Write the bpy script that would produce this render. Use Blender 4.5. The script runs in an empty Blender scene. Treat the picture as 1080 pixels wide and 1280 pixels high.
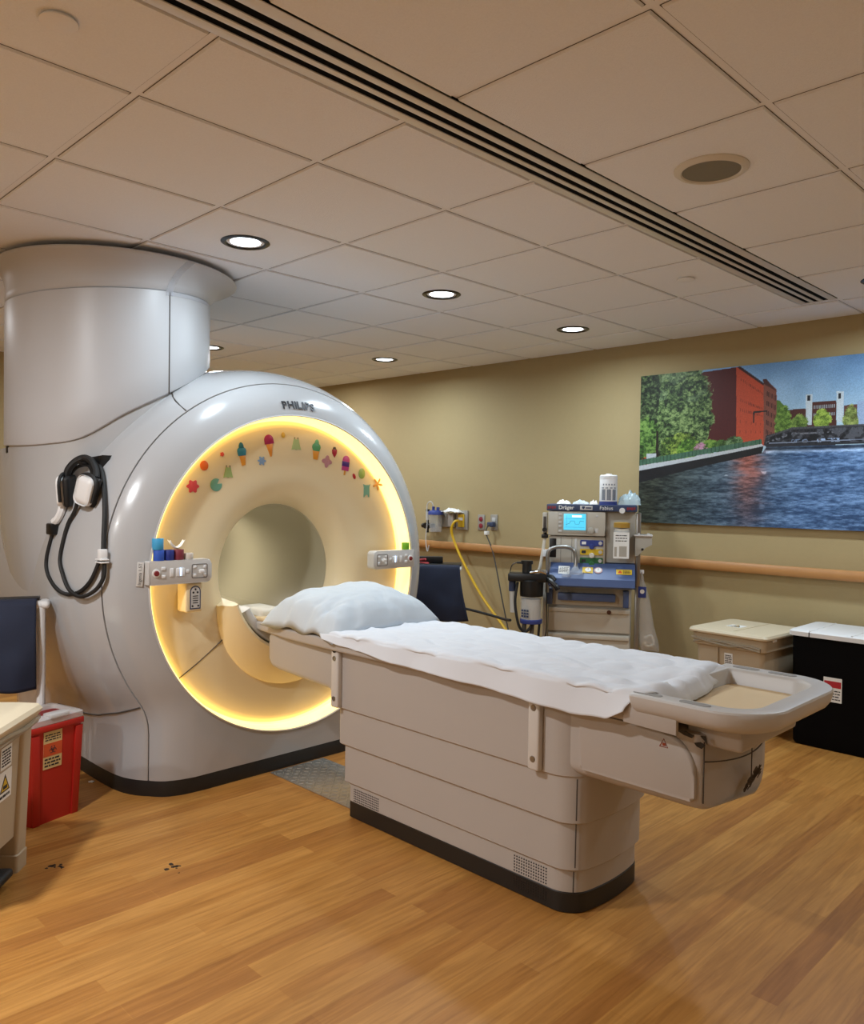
import bpy, bmesh, math, random
import numpy as np
from mathutils import Vector, Matrix, noise
random.seed(7)
PI = math.pi
SC = bpy.context.scene
COL = SC.collection

# ------------------------------------------------------------------ materials
def lin(h):
    h = h.lstrip('#')
    v = [int(h[i:i+2], 16) / 255 for i in (0, 2, 4)]
    return [(c / 12.92 if c <= .04045 else ((c + .055) / 1.055) ** 2.4) for c in v]

def mat(name, color, rough=.5, metal=0., coat=0., em=None, es=0., nz=None, bump=None, spec=.5, alpha=1.):
    m = bpy.data.materials.new(name); m.use_nodes = True
    nt = m.node_tree; b = nt.nodes['Principled BSDF']
    c = lin(color)
    b.inputs['Base Color'].default_value = (*c, 1)
    b.inputs['Roughness'].default_value = rough
    b.inputs['Metallic'].default_value = metal
    b.inputs['Coat Weight'].default_value = coat
    b.inputs['Coat Roughness'].default_value = .04
    b.inputs['Specular IOR Level'].default_value = spec
    b.inputs['Alpha'].default_value = alpha
    if em:
        b.inputs['Emission Color'].default_value = (*lin(em), 1)
        b.inputs['Emission Strength'].default_value = es
    if nz or bump:
        tc = nt.nodes.new('ShaderNodeTexCoord')
    if nz:
        n = nt.nodes.new('ShaderNodeTexNoise'); n.inputs['Scale'].default_value = nz[0]; n.inputs['Detail'].default_value = 5
        nt.links.new(tc.outputs['Object'], n.inputs['Vector'])
        mx = nt.nodes.new('ShaderNodeMix'); mx.data_type = 'RGBA'
        mx.inputs[6].default_value = (*[x * (1 - nz[1]) for x in c], 1)
        mx.inputs[7].default_value = (*[min(1, x * (1 + nz[1])) for x in c], 1)
        nt.links.new(n.outputs['Fac'], mx.inputs[0]); nt.links.new(mx.outputs[2], b.inputs['Base Color'])
    if bump:
        n2 = nt.nodes.new('ShaderNodeTexNoise'); n2.inputs['Scale'].default_value = bump[0]; n2.inputs['Detail'].default_value = 4
        nt.links.new(tc.outputs['Object'], n2.inputs['Vector'])
        bp = nt.nodes.new('ShaderNodeBump'); bp.inputs['Strength'].default_value = bump[1]; bp.inputs['Distance'].default_value = .01
        nt.links.new(n2.outputs['Fac'], bp.inputs['Height']); nt.links.new(bp.outputs['Normal'], b.inputs['Normal'])
    return m

def clear_mat(name, color, fac=.35, rough=.1):
    m = mat(name, color, rough)
    nt = m.node_tree; b = nt.nodes['Principled BSDF']; out = nt.nodes['Material Output']
    t = nt.nodes.new('ShaderNodeBsdfTransparent'); x = nt.nodes.new('ShaderNodeMixShader')
    x.inputs[0].default_value = fac
    nt.links.new(t.outputs[0], x.inputs[1]); nt.links.new(b.outputs[0], x.inputs[2]); nt.links.new(x.outputs[0], out.inputs[0])
    return m

WHITE = mat('scanner_gloss_white', 'b4b5b7', .22, coat=.6)
COLW = mat('column_satin_white', 'bfc0c3', .38)
CREAM = mat('funnel_cream', 'e6d4ae', .45)
BORE = mat('bore_liner', 'a9a28a', .28)
TBL = mat('table_shell', 'b5aea8', .45, nz=(3, .03))
TBLW = mat('table_light_plastic', 'cfcac4', .4)
TRAYT = mat('tray_pale', 'c4c2c0', .38)
PANELG = mat('panel_grey', 'c9c7c4', .4)
KICK = mat('kick_black', '1f1d1b', .45)
SEAM = mat('seam_dark', '4b4540', .7)
BLACK = mat('black_plastic', '0e0e0f', .4)
BLACKR = mat('black_rubber', '141415', .6)
LED = mat('led_diffuser', 'fff2c8', .5, em='ffd67c', es=1.05)
LENS = mat('lamp_lens', 'ffffff', .4, em='eaf6ff', es=4.5)
RIMD = mat('lamp_rim_dark', '2a2826', .25, metal=.6)
SHEET = mat('sheet_white', 'dde2ea', .85, bump=(500, .05))
PILLOW = mat('pillow_blue_white', 'c9d3dc', .85, bump=(400, .05))
CEILM = mat('ceiling_tile', 'f0f3f8', .9, nz=(160, .05), bump=(260, .25))
TBAR = mat('ceiling_tbar', 'eef0f4', .6)
DIFF = mat('diffuser_frame', 'dcdad6', .38, metal=.1)
WALLM = mat('wall_beige_paint', 'ad9a70', .75, nz=(40, .025), bump=(180, .08))
WOOD = mat('rail_maple', 'b98550', .4, nz=(9, .12))
OFFW = mat('off_white', 'd8d2c4', .5)
WHITEP = mat('white_plastic', 'e6e6e6', .4)
PAPER = mat('paper_white', 'e9e9e6', .8)
INK = mat('ink_dark', '2a2a2c', .7)
STEEL = mat('steel', '9a9a98', .3, metal=.9)
CHROME = mat('chrome', 'c8c8c8', .15, metal=1.)
REDM = mat('bin_red', 'b3231b', .4)
REDD = mat('deep_red', '7c1714', .5)
NAVY = mat('navy_cloth', '1c2338', .85, nz=(6, .35))
MGREY = mat('machine_grey', 'aca79c', .45)
MLIGHT = mat('machine_pale', 'bdb7aa', .45)
MBLUE = mat('machine_blue', '485b86', .45)
MDARKBLUE = mat('machine_dark_blue', '33405f', .45)
YEL = mat('label_yellow', 'd9b52c', .5)
GRN = mat('label_green', '2f6b3d', .5)
BLU = mat('label_blue', '2f3f86', .5)
ORG = mat('label_orange', 'd0562a', .6)
TANP = mat('bin_tan', 'b5a58c', .5)
TANL = mat('bin_lid_cream', 'd6c8ac', .45)
LBLK = mat('bin_black', '08080a', .8, spec=.1)
MANILA = mat('label_manila', 'd8bd84', .7)
CLEAR = clear_mat('clear_plastic', 'd8dde0', .3)
BAG = clear_mat('bag_translucent', 'b3a68f', .6, .35)
CLEARW = clear_mat('cloudy_plastic', 'dcdcda', .55, .35)

# wood strip floor
def floor_mat():
    m = bpy.data.materials.new('floor_wood'); m.use_nodes = True
    nt = m.node_tree; N = nt.nodes; L = nt.links; b = N['Principled BSDF']
    tc = N.new('ShaderNodeTexCoord')
    mp = N.new('ShaderNodeMapping'); mp.inputs['Rotation'].default_value = (0, 0, PI / 2)
    L.new(tc.outputs['Object'], mp.inputs['Vector'])
    br = N.new('ShaderNodeTexBrick'); br.offset = .37; br.offset_frequency = 2
    br.inputs['Color1'].default_value = (.0, .0, .0, 1); br.inputs['Color2'].default_value = (1, 1, 1, 1); br.inputs['Mortar'].default_value = (.35, .35, .35, 1)
    br.inputs['Scale'].default_value = 1; br.inputs['Brick Width'].default_value = .92; br.inputs['Row Height'].default_value = .076
    br.inputs['Mortar Size'].default_value = .0008; br.inputs['Bias'].default_value = 0.
    L.new(mp.outputs[0], br.inputs['Vector'])
    cr = N.new('ShaderNodeValToRGB'); e = cr.color_ramp.elements
    e[0].color = (*lin('a06c34'), 1); e[1].color = (*lin('bd8a48'), 1)
    x = e.new(.35); x.color = (*lin('b07c3c'), 1); x = e.new(.7); x.color = (*lin('b48242'), 1)
    L.new(br.outputs['Color'], cr.inputs[0])
    mp2 = N.new('ShaderNodeMapping'); mp2.inputs['Scale'].default_value = (34, 2.2, 1)
    L.new(tc.outputs['Object'], mp2.inputs['Vector'])
    n1 = N.new('ShaderNodeTexNoise'); n1.inputs['Scale'].default_value = 1.6; n1.inputs['Detail'].default_value = 7; n1.inputs['Distortion'].default_value = .9
    L.new(mp2.outputs[0], n1.inputs['Vector'])
    r2 = N.new('ShaderNodeValToRGB'); e = r2.color_ramp.elements
    e[0].position = .3; e[0].color = (.70, .62, .52, 1); e[1].position = .68; e[1].color = (1.14, 1.12, 1.1, 1)
    L.new(n1.outputs['Fac'], r2.inputs[0])
    mx = N.new('ShaderNodeMix'); mx.data_type = 'RGBA'; mx.blend_type = 'MULTIPLY'; mx.inputs[0].default_value = .8
    L.new(cr.outputs[0], mx.inputs[6]); L.new(r2.outputs[0], mx.inputs[7])
    L.new(mx.outputs[2], b.inputs['Base Color'])
    b.inputs['Roughness'].default_value = .42; b.inputs['Specular IOR Level'].default_value = .4
    bp = N.new('ShaderNodeBump'); bp.inputs['Strength'].default_value = .08; bp.inputs['Distance'].default_value = .004
    L.new(n1.outputs['Fac'], bp.inputs['Height']); L.new(bp.outputs[0], b.inputs['Normal'])
    return m
FLOORM = floor_mat()

# ------------------------------------------------------------------ object helpers
XF = {}
def thing(name, label, cat, loc=(0, 0, 0), rz=0., group=None):
    o = bpy.data.objects.new(name, None); COL.objects.link(o)
    o.empty_display_size = .1
    o.location = loc; o.rotation_euler = (0, 0, rz)
    o['label'] = label; o['category'] = cat
    if group: o['group'] = group
    XF[o] = Matrix.Translation(loc) @ Matrix.Rotation(rz, 4, 'Z')
    return o

def tag(o, label, cat, group=None, kind=None):
    o['label'] = label; o['category'] = cat
    if group: o['group'] = group
    if kind: o['kind'] = kind
    return o

def obj(name, bm, m, parent=None, ang=35, W=False, label=None):
    """link the bmesh as one object; W: vertices are in world space"""
    bmesh.ops.recalc_face_normals(bm, faces=bm.faces)
    me = bpy.data.meshes.new(name)
    if parent is not None and W:
        bm.transform(XF[parent].inverted())
    bm.to_mesh(me); bm.free()
    ms = m if isinstance(m, (list, tuple)) else [m]
    for x in ms: me.materials.append(x)
    for p in me.polygons: p.use_smooth = True
    me.set_sharp_from_angle(angle=math.radians(ang))
    o = bpy.data.objects.new(name, me); COL.objects.link(o)
    if parent is not None:
        o.parent = parent; XF[o] = XF[parent]
    else:
        XF[o] = Matrix()
    if label: o['label'] = label
    return o

def solo(name, bm, m, label, cat, origin, group=None, ang=35):
    """a thing that is a single mesh; vertices given in world space, origin put at its base"""
    bm.transform(Matrix.Translation(-Vector(origin)))
    o = obj(name, bm, m, ang=ang); o.location = origin
    XF[o] = Matrix.Translation(origin)
    return tag(o, label, cat, group)

def dup(root, loc, label, rz=None):
    r = root.copy(); COL.objects.link(r); r.location = loc
    if rz is not None: r.rotation_euler = (0, 0, rz)
    r['label'] = label
    for ch in list(root.children):
        c = ch.copy(); COL.objects.link(c); c.parent = r
        for g in ch.children:
            d = g.copy(); COL.objects.link(d); d.parent = c
    return r

def NB(): return bmesh.new()

def add(bm, tmp, M=None):
    if M is not None: tmp.transform(M)
    me = bpy.data.meshes.new('t'); tmp.to_mesh(me); tmp.free(); bm.from_mesh(me); bpy.data.meshes.remove(me)
    return bm

def box(bm, x0, x1, y0, y1, z0, z1, bev=0., seg=2, M=None):
    t = NB()
    bmesh.ops.create_cube(t, size=1)
    t.transform(Matrix.Translation(((x0+x1)/2, (y0+y1)/2, (z0+z1)/2)) @ Matrix.Diagonal((abs(x1-x0), abs(y1-y0), abs(z1-z0), 1)))
    if bev > 0:
        bmesh.ops.bevel(t, geom=t.edges[:], offset=bev, segments=seg, profile=.5, affect='EDGES')
    return add(bm, t, M)

def cyl(bm, p0, p1, r0, r1=None, n=24, M=None):
    if r1 is None: r1 = r0
    p0, p1 = Vector(p0), Vector(p1); d = p1 - p0
    t = NB()
    bmesh.ops.create_cone(t, cap_ends=True, segments=n, radius1=r0, radius2=max(r1, 1e-5), depth=d.length)
    t.transform(Matrix.Translation((p0 + p1) / 2) @ d.to_track_quat('Z', 'Y').to_matrix().to_4x4())
    return add(bm, t, M)

def ball(bm, c, r, n=16, M=None):
    t = NB(); bmesh.ops.create_uvsphere(t, u_segments=n, v_segments=max(6, n // 2), radius=1)
    rr = r if isinstance(r, (tuple, list)) else (r, r, r)
    t.transform(Matrix.Translation(c) @ Matrix.Diagonal((*rr, 1)))
    return add(bm, t, M)

def loft(bm, rings, cap0=True, cap1=True, closed=True):
    vs = [[bm.verts.new(p) for p in r] for r in rings]
    n = len(vs[0])
    for a, b in zip(vs[:-1], vs[1:]):
        for i in range(n if closed else n - 1):
            j = (i + 1) % n
            bm.faces.new((a[i], a[j], b[j], b[i]))
    if cap0: bm.faces.new(list(reversed(vs[0])))
    if cap1: bm.faces.new(vs[-1])
    return bm

def lathe(bm, prof, c=(0, 0, 0), n=32, axis='z', cap0=False, cap1=False):
    """prof: (r, h) pairs"""
    rings = []
    for r, h in prof:
        ring = []
        for i in range(n):
            a = 2 * PI * i / n
            if axis == 'z': ring.append((c[0] + r * math.cos(a), c[1] + r * math.sin(a), c[2] + h))
            elif axis == 'x': ring.append((c[0] + h, c[1] + r * math.cos(a), c[2] + r * math.sin(a)))
            else: ring.append((c[0] + r * math.cos(a), c[1] + h, c[2] + r * math.sin(a)))
        rings.append(ring)
    return loft(bm, rings, cap0, cap1)

def smooth_pts(pts, k=6):
    P = [Vector(p) for p in pts]
    if len(P) < 3: return P
    out = []
    for i in range(len(P) - 1):
        p0 = P[max(i-1, 0)]; p1 = P[i]; p2 = P[i+1]; p3 = P[min(i+2, len(P)-1)]
        for j in range(k):
            t = j / k
            out.append(.5 * ((2*p1) + (p2-p0)*t + (2*p0-5*p1+4*p2-p3)*t*t + (3*p1-p0-3*p2+p3)*t**3))
    out.append(P[-1]); return out

def tube(bm, pts, r, n=8, k=6, sm=True):
    P = smooth_pts(pts, k) if sm else [Vector(p) for p in pts]
    rings = []; up = None
    for i, p in enumerate(P):
        d = (P[min(i+1, len(P)-1)] - P[max(i-1, 0)])
        if d.length < 1e-9: d = Vector((0, 0, 1))
        d.normalize()
        if up is None: up = d.orthogonal().normalized()
        up = (up - d * up.dot(d))
        if up.length < 1e-6: up = d.orthogonal()
        up.normalize(); s = d.cross(up)
        rr = r(i / (len(P)-1)) if callable(r) else r
        rings.append([p + (up * math.cos(2*PI*q/n) + s * math.sin(2*PI*q/n)) * rr for q in range(n)])
    return loft(bm, rings)

def prism(bm, poly, h0, h1, M=None, bev=0.):
    """2D polygon (x,y) extruded in z from h0 to h1, then mapped by M"""
    t = NB()
    a = [t.verts.new((p[0], p[1], h0)) for p in poly]; b = [t.verts.new((p[0], p[1], h1)) for p in poly]
    t.faces.new(list(reversed(a))); top = t.faces.new(b)
    n = len(poly)
    for i in range(n):
        j = (i + 1) % n; t.faces.new((a[i], a[j], b[j], b[i]))
    if bev > 0:
        bmesh.ops.bevel(t, geom=list(top.edges), offset=bev, segments=2, profile=.5, affect='EDGES')
    return add(bm, t, M)

def rrect(x0, x1, y0, y1, r, n=6):
    if not isinstance(r, (tuple, list)): r = (r,) * 4     # order: x1y1, x0y1, x0y0, x1y0
    out = []
    for (cx, cy, a0), q in zip(((x1, y1, 0), (x0, y1, 90), (x0, y0, 180), (x1, y0, 270)), r):
        sx = -1 if cx == x1 else 1; sy = -1 if cy == y1 else 1
        for i in range(n + 1):
            a = math.radians(a0 + 90 * i / n)
            out.append((cx + sx*q + q*math.cos(a), cy + sy*q + q*math.sin(a)))
    return out

def frame(o, xd, nd):
    x = Vector(xd).normalized(); n = Vector(nd).normalized(); y = n.cross(x).normalized(); x = y.cross(n)
    M = Matrix((x, y, n)).transposed().to_4x4(); M.translation = Vector(o)
    return M

def text_bm(s, size, M, ext=.0006, align='CENTER', bold=.0):
    cu = bpy.data.curves.new('lettering', 'FONT'); cu.body = s; cu.size = size; cu.extrude = ext; cu.offset = bold
    cu.align_x = align; cu.align_y = 'CENTER'
    o = bpy.data.objects.new('lettering', cu); COL.objects.link(o)
    dg = bpy.context.evaluated_depsgraph_get()
    me = bpy.data.meshes.new_from_object(o.evaluated_get(dg))
    bm = NB(); bm.from_mesh(me); bm.transform(M)
    bpy.data.objects.remove(o); bpy.data.meshes.remove(me); bpy.data.curves.remove(cu)
    return bm

def lines_bm(M, w, h, rows, seed=0, th=.28):
    """rows of small dark bars standing for illegible print"""
    rnd = random.Random(seed); bm = NB()
    for r in range(rows):
        y = h/2 - (r + .5) * h / rows; x = -w/2
        while x < w/2 - .08*w:
            l = rnd.uniform(.1, .3) * w
            x1 = min(x + l, w/2)
            box(bm, x, x1, y - th*h/rows, y + th*h/rows, 0, .0006, M=M)
            x = x1 + .05 * w
    return bm

# ------------------------------------------------------------------ room
HC, YW = 2.4386, 5.0855
XL, XR, YR = -7.0, 1.8, -2.8
TM = .6096; GX, GY = -2.1605, 1.6106

def struct(name, bm, m, **k):
    o = obj(name, bm, m, **k); o['kind'] = 'structure'; return o

b = NB(); box(b, XL - .1, XR + .1, YR - .1, YW + .1, -.1, 0); floor = struct('floor', b, FLOORM)
def scuff(cx, cy, s, seed):
    rnd = random.Random(seed); bm = NB()
    for i in range(9):
        x, y = cx + rnd.gauss(0, s), cy + rnd.gauss(0, s * .6)
        r = rnd.uniform(.15, .5) * s
        prism(bm, [(x + r*rnd.uniform(.4, 1.3)*math.cos(a*PI/4), y + r*rnd.uniform(.4, 1.3)*math.sin(a*PI/4)) for a in range(8)], 0, .0005)
    return bm
SCUFF = mat('scuff_black', '2a2018', .6)
obj('scuff_mark', scuff(-2.98, 1.09, .022, 1), SCUFF, floor)
obj('scuff_mark', scuff(-2.68, 1.40, .022, 2), SCUFF, floor)

b = NB(); box(b, XL, XR, YW, YW + .1, 0, HC + .1); struct('wall_back', b, WALLM)
WALLP = mat('wall_cream_paint', 'd8cfba', .8, bump=(180, .08))
b = NB(); box(b, XL - .1, XL, YR, YW, 0, HC + .1); struct('wall_left', b, WALLM)
b = NB(); box(b, XR, XR + .1, YR, YW, 0, HC + .1); struct('wall_right', b, WALLP)
b = NB(); box(b, XL, XR, YR - .1, YR, 0, HC + .1); struct('wall_front', b, WALLP)

# ceiling: lay-in tiles hanging a little below a T-bar grid, one mesh
DX0, DX1, DY1 = -1.735, -1.545, 4.602
b = NB()
zT = HC + .007
def quad(bm, pts, mi=0):
    f = bm.faces.new([bm.verts.new(p) for p in pts]); f.material_index = mi
xs = sorted([GX + i*TM for i in range(-8, 8)]); ys = sorted([GY + j*TM for j in range(-8, 7)])
xs = [XL] + [x for x in xs if XL + .05 < x < XR - .05] + [XR]; ys = [YR] + [y for y in ys if YR + .05 < y < YW - .01] + [YW]
quad(b, [(XL, YR, zT), (XL, YW, zT), (XR, YW, zT), (XR, YR, zT)], 1)
def tile(bm, x0, x1, y0, y1):
    g, s = .013, .0035
    if x1 - x0 < .04 or y1 - y0 < .03: return
    d, zr = .0028, zT - .0006
    for q in ([(x0+g-d, y0+g-d), (x1-g+d, y0+g-d), (x1-g+d, y0+g), (x0+g-d, y0+g)], [(x0+g-d, y1-g), (x1-g+d, y1-g), (x1-g+d, y1-g+d), (x0+g-d, y1-g+d)],
              [(x0+g-d, y0+g), (x0+g, y0+g), (x0+g, y1-g), (x0+g-d, y1-g)], [(x1-g, y0+g), (x1-g+d, y0+g), (x1-g+d, y1-g), (x1-g, y1-g)]):
        quad(bm, [(p[0], p[1], zr) for p in reversed(q)], 2)
    A = [(x0+g, y0+g, zT), (x1-g, y0+g, zT), (x1-g, y1-g, zT), (x0+g, y1-g, zT)]
    B = [(x0+g+s, y0+g+s, HC), (x1-g-s, y0+g+s, HC), (x1-g-s, y1-g-s, HC), (x0+g+s, y1-g-s, HC)]
    for i in range(4):
        j = (i+1) % 4; quad(bm, [A[i], A[j], B[j], B[i]])
    quad(bm, list(reversed(B)))
for i in range(len(xs)-1):
    for j in range(len(ys)-1):
        x0, x1, y0, y1 = xs[i], xs[i+1], ys[j], ys[j+1]
        if abs(x0 - GX) < .01 and y0 < DY1 - .05:
            tile(b, x0, DX0 - .002, y0, y1)
        elif abs(x0 - GX - TM) < .01 and y0 < DY1 - .05:
            tile(b, DX1 + .002 - .013, x1, y0, y1)
        else:
            tile(b, x0, x1, y0, y1)
box(b, XL - .1, XR + .1, YR - .1, YW + .1, HC + .05, HC + .12)
struct('ceiling', b, [CEILM, TBAR, SEAM], ang=20)

# slot diffuser
SLOTM = mat('slot_void', '050505', .9, spec=.1)
d = thing('slot_diffuser', 'long linear slot air diffuser with three black slots running across the ceiling', 'air vent', (-1.64, 1.0, HC))
y0d = YR + .02
b = NB(); box(b, DX0, DX1, y0d, DY1, HC - .001, HC + .012); obj('slot_backing', b, SLOTM, d, W=True)
b = NB()
for x0, x1 in ((DX0, -1.703), (-1.584, DX1)):
    box(b, x0, x1, y0d, DY1, HC - .004, HC + .004, .0012)
box(b, DX0, DX1, DY1 - .012, DY1, HC - .0042, HC + .004, .0012)
obj('frame', b, DIFF, d, W=True)
for x0, x1 in ((-1.679, -1.659), (-1.635, -1.612)):
    b = NB(); box(b, x0, x1, y0d, DY1 - .012, HC - .004, HC + .004, .0015); obj('slat', b, DIFF, d, W=True)

# downlights, then added fill lamps out of view
def downlight_proto(loc, label):
    t = thing('recessed_downlight', label, 'ceiling light', loc, 0, 'recessed downlights in the tiled ceiling')
    b = NB(); lathe(b, [(.105, .006), (.105, -.002), (.098, -.006), (.086, -.007), (.080, .0), (.080, .006)], n=40); obj('trim_ring', b, RIMD, t)
    b = NB(); lathe(b, [(.081, .001), (.05, -.001), (.001, -.0015)], n=40, cap1=True); obj('lens', b, LENS, t)
    return t
def lamp(loc, power, color, size=.15, spread=170, shape='DISK'):
    l = bpy.data.lights.new('lamp', 'AREA'); l.shape = shape; l.size = size; l.energy = power; l.color = color
    l.spread = math.radians(spread)
    o = bpy.data.objects.new('lamp', l); COL.objects.link(o); o.location = loc
    return o
LX = [GX - 1.5*TM, GX - 4.5*TM, GX - 5.5*TM, GX + 1.5*TM]; LY = [GY + .5*TM, GY + 2.5*TM, GY + 4.5*TM]
dl = downlight_proto((LX[0], LY[0], HC), 'lit recessed downlight right beside the flared top of the white column')
DLS = [dl]
for loc, lab in (((LX[0], LY[1], HC), 'lit recessed downlight over the table, second from the column in a row of three'),
                 ((LX[0], LY[2], HC), 'lit recessed downlight near the back wall above the anesthesia machine'),
                 ((LX[1], LY[2], HC), 'small lit recessed downlight near the back wall above the scanner shoulder'),
                 ((LX[2], LY[1], HC), 'lit recessed downlight half hidden behind the white column'),
                 ((LX[3], LY[2], HC), 'lit recessed downlight above the canal picture, cut by the edge of the photo')):
    DLS.append(dup(dl, loc, lab))
COOL = (.76, .90, 1.0); WARM = (1.0, .98, .95)
for o, e in zip(DLS, (3.8, 6.6, 6.9, 7.5, 6.5, 9)): lamp((o.location.x, o.location.y, HC - .012), e, COOL)
NEUT = (.94, .97, 1.0)
for x, y, e, c in ((GX - .5*TM, GY - 2.5*TM, 25, NEUT), (GX - 5.5*TM, GY - 1.5*TM, 4, NEUT), (GX - 5.5*TM, GY + .5*TM, 5, NEUT),
                   (GX - 6.5*TM, GY + 4.5*TM, 8, NEUT), (GX - .0*TM, GY - 5.5*TM, 22, WARM), (GX + 5.5*TM, GY + 2.5*TM, 3, NEUT), (GX + 4.5*TM, GY + 4.5*TM, 4, NEUT)):
    lamp((x, y, HC - .012), e, c, .16, 178)  # unseen fill lamps added to brighten the room, no fixtures modelled

# speaker, sprinkler covers
sp = thing('ceiling_speaker', 'round ceiling speaker with pale rim and grey grille', 'speaker', (-1.248, 2.525, HC))
b = NB(); lathe(b, [(.118, .006), (.118, -.004), (.108, -.012), (.096, -.013), (.092, -.008)], n=48); obj('rim', b, OFFW, sp)
b = NB(); lathe(b, [(.094, -.008), (.05, -.012), (.001, -.0135)], n=48, cap1=True); obj('grille', b, mat('grille_grey', '84806f', .7, bump=(900, .4)), sp)
def cover(loc, label):
    b = NB(); lathe(b, [(.036, .0), (.036, -.006), (.042, -.006), (.042, -.0085), (.039, -.010), (.001, -.0105)], c=loc, n=32, cap1=True)
    return solo('sprinkler_cover', b, TBAR, label, 'sprinkler cover', loc, 'flat sprinkler cover plates')
cover((-1.949, .716, HC), 'flat round sprinkler cover plate in the ceiling tile above the white column')
cover((-1.95, 3.705, HC), 'small flat round sprinkler cover plate near the wall end of the slot diffuser')

# ------------------------------------------------------------------ canal picture (a flat printed panel)
def poster():
    NU, NV = 620, 345
    PX0, PX1, PZ0, PZ1 = -2.985, -1.135, 1.182, 2.206
    U, V = np.meshgrid(np.linspace(0, 1, NU), np.linspace(0, 1, NV))
    rng = np.random.RandomState(3)
    def vnoise(su, sv, seed, octs=3):
        r = np.zeros_like(U); amp = 1.; tot = 0
        for o in range(octs):
            nu, nv = int(su * 2**o) + 2, int(sv * 2**o) + 2
            g = np.random.RandomState(seed + o).rand(nv + 1, nu + 1)
            x = U * (nu - 1); y = V * (nv - 1); xi = x.astype(int); yi = y.astype(int); fx = x - xi; fy = y - yi
            fx = fx*fx*(3-2*fx); fy = fy*fy*(3-2*fy)
            r += amp * ((g[yi, xi]*(1-fx) + g[yi, xi+1]*fx)*(1-fy) + (g[yi+1, xi]*(1-fx) + g[yi+1, xi+1]*fx)*fy)
            tot += amp; amp *= .6
        return r / tot
    def inside(poly):
        m = np.zeros(U.shape, bool); n = len(poly)
        for i in range(n):
            (x0, y0), (x1, y1) = poly[i], poly[(i+1) % n]
            c = ((y0 > V) != (y1 > V)) & (U < (x1-x0)*(V-y0)/((y1-y0) if y1 != y0 else 1e-9) + x0)
            m ^= c
        return m
    H = lambda h: np.array([int(h[i:i+2], 16)/255 for i in (0, 2, 4)])
    t = np.clip((V - .6)/.4, 0, 1)[..., None]; cl = np.clip(vnoise(4, 3, 50) - .5, 0, 1)[..., None]
    I = H('a9c4d4')*(1-t) + H('5d86b4')*t + cl*.35
    P = [('4f7030', [(0.513, 0.55), (0.511, 0.773), (0.522, 0.769), (0.541, 0.729), (0.556, 0.687), (0.561, 0.55)]),
         ('4a2a26', [(0.553, 0.708), (0.595, 0.712), (0.609, 0.708), (0.608, 0.745), (0.701, 0.746), (0.704, 0.55), (0.557, 0.55)]),
         ('5a3a34', [(0.724, 0.714), (0.763, 0.718), (0.765, 0.55), (0.726, 0.55)]),
         ('b9c6cf', [(0.606, 0.793), (0.627, 0.793), (0.628, 0.612), (0.61, 0.614)]),
         ('b9c6cf', [(0.701, 0.797), (0.723, 0.796), (0.724, 0.62), (0.704, 0.62)]),
         ('8fa4c4', [(0.763, 0.734), (1, 0.74), (1, 0.5), (0.765, 0.5)]),
         ('4d1b19', [(0.235, 0.984), (0.373, 0.996), (0.379, 0.50), (0.266, 0.50), (0.24, 0.55)]),
         ('b24a30', [(0.371, 0.996), (0.382, 0.997), (0.472, 0.873), (0.475, 0.50), (0.377, 0.50)]),
         ('3a2524', [(0.374, 0.994), (0.384, 1.0), (0.473, 0.875), (0.47, 0.862)]),
         ('7a4a3e', [(0.467, 0.894), (0.476, 0.902), (0.512, 0.837), (0.513, 0.55), (0.472, 0.5)]),
         ('4a2c2a', [(0.464, 0.904), (0.476, 0.907), (0.514, 0.823), (0.468, 0.876)])]
    for c, p in P: I[inside(p)] = H(c)
    # windows of the lit facade, in perspective towards the far corner
    for row, v0 in enumerate((.93, .80, .74, .665, .60)):
        for k in range(14):
            f = (k + .3)/14; f = f**.85; u = .385 + f*.083
            vt = v0 - f*(v0 - .56)*.30; w = .0028*(1 - .4*f); h = .021*(1 - .4*f)
            if row in (3, 4) and k % 3: continue
            I[inside([(u, vt), (u+w, vt), (u+w, vt-h), (u, vt-h)])] = H('5e2a22')
    for row in range(5):
        for k in range(6):
            u = .479 + k*.0055; v0 = .83 - row*.058 - k*.006
            I[inside([(u, v0), (u+.0025, v0), (u+.0025, v0-.03), (u, v0-.03)])] = H('3c2420')
    for row in range(2):
        for k in range(11):
            u = .632 + k*.0062; v0 = .725 - row*.045
            I[inside([(u, v0), (u+.003, v0), (u+.003, v0-.02), (u, v0-.02)])] = H('8f98a0')
    for u in (.612, .706): I[inside([(u, .785), (u+.009, .785), (u+.009, .755), (u, .755)])] = H('23262a')
    I[inside([(0.434, 0.714), (0.482, 0.714), (0.482, 0.704), (0.437, 0.703)])] = H('2a2422')
    I[inside([(0.434, 0.704), (0.438, 0.704), (0.438, 0.64), (0.434, 0.64)])] = H('2a2422')
    # foliage
    nz = vnoise(95, 66, 5, 3)*.72 + rng.rand(NV, NU)*.28; nz2 = vnoise(14, 10, 9, 3)
    def foliage(m, dark, mid, light):
        n = np.clip((nz*1.05 + nz2*.35) * 2.3 - 1.12, 0, 1)[..., None]
        c = np.where(n < .5, H(dark) + (H(mid)-H(dark))*n*2, H(mid) + (H(light)-H(mid))*(n-.5)*2)
        I[m] = c[m]
    def blob(u, v, ru, rv, wob=.35): return ((U-u)/ru)**2 + ((V-v)/rv)**2 < 1 + wob*(nz - .5)*3
    foliage(blob(.66, .64, .027, .06), '3e4d20', '77963a', 'a7bd55'); foliage(blob(.588, .625, .028, .05), '33461e', '5c7a34', '8aa050')
    foliage(blob(.745, .62, .023, .09), '4a5026', '6a7c40', '9aa860'); foliage(blob(.535, .63, .027, .11), '2e421a', '55762e', '7fa04a')
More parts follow.
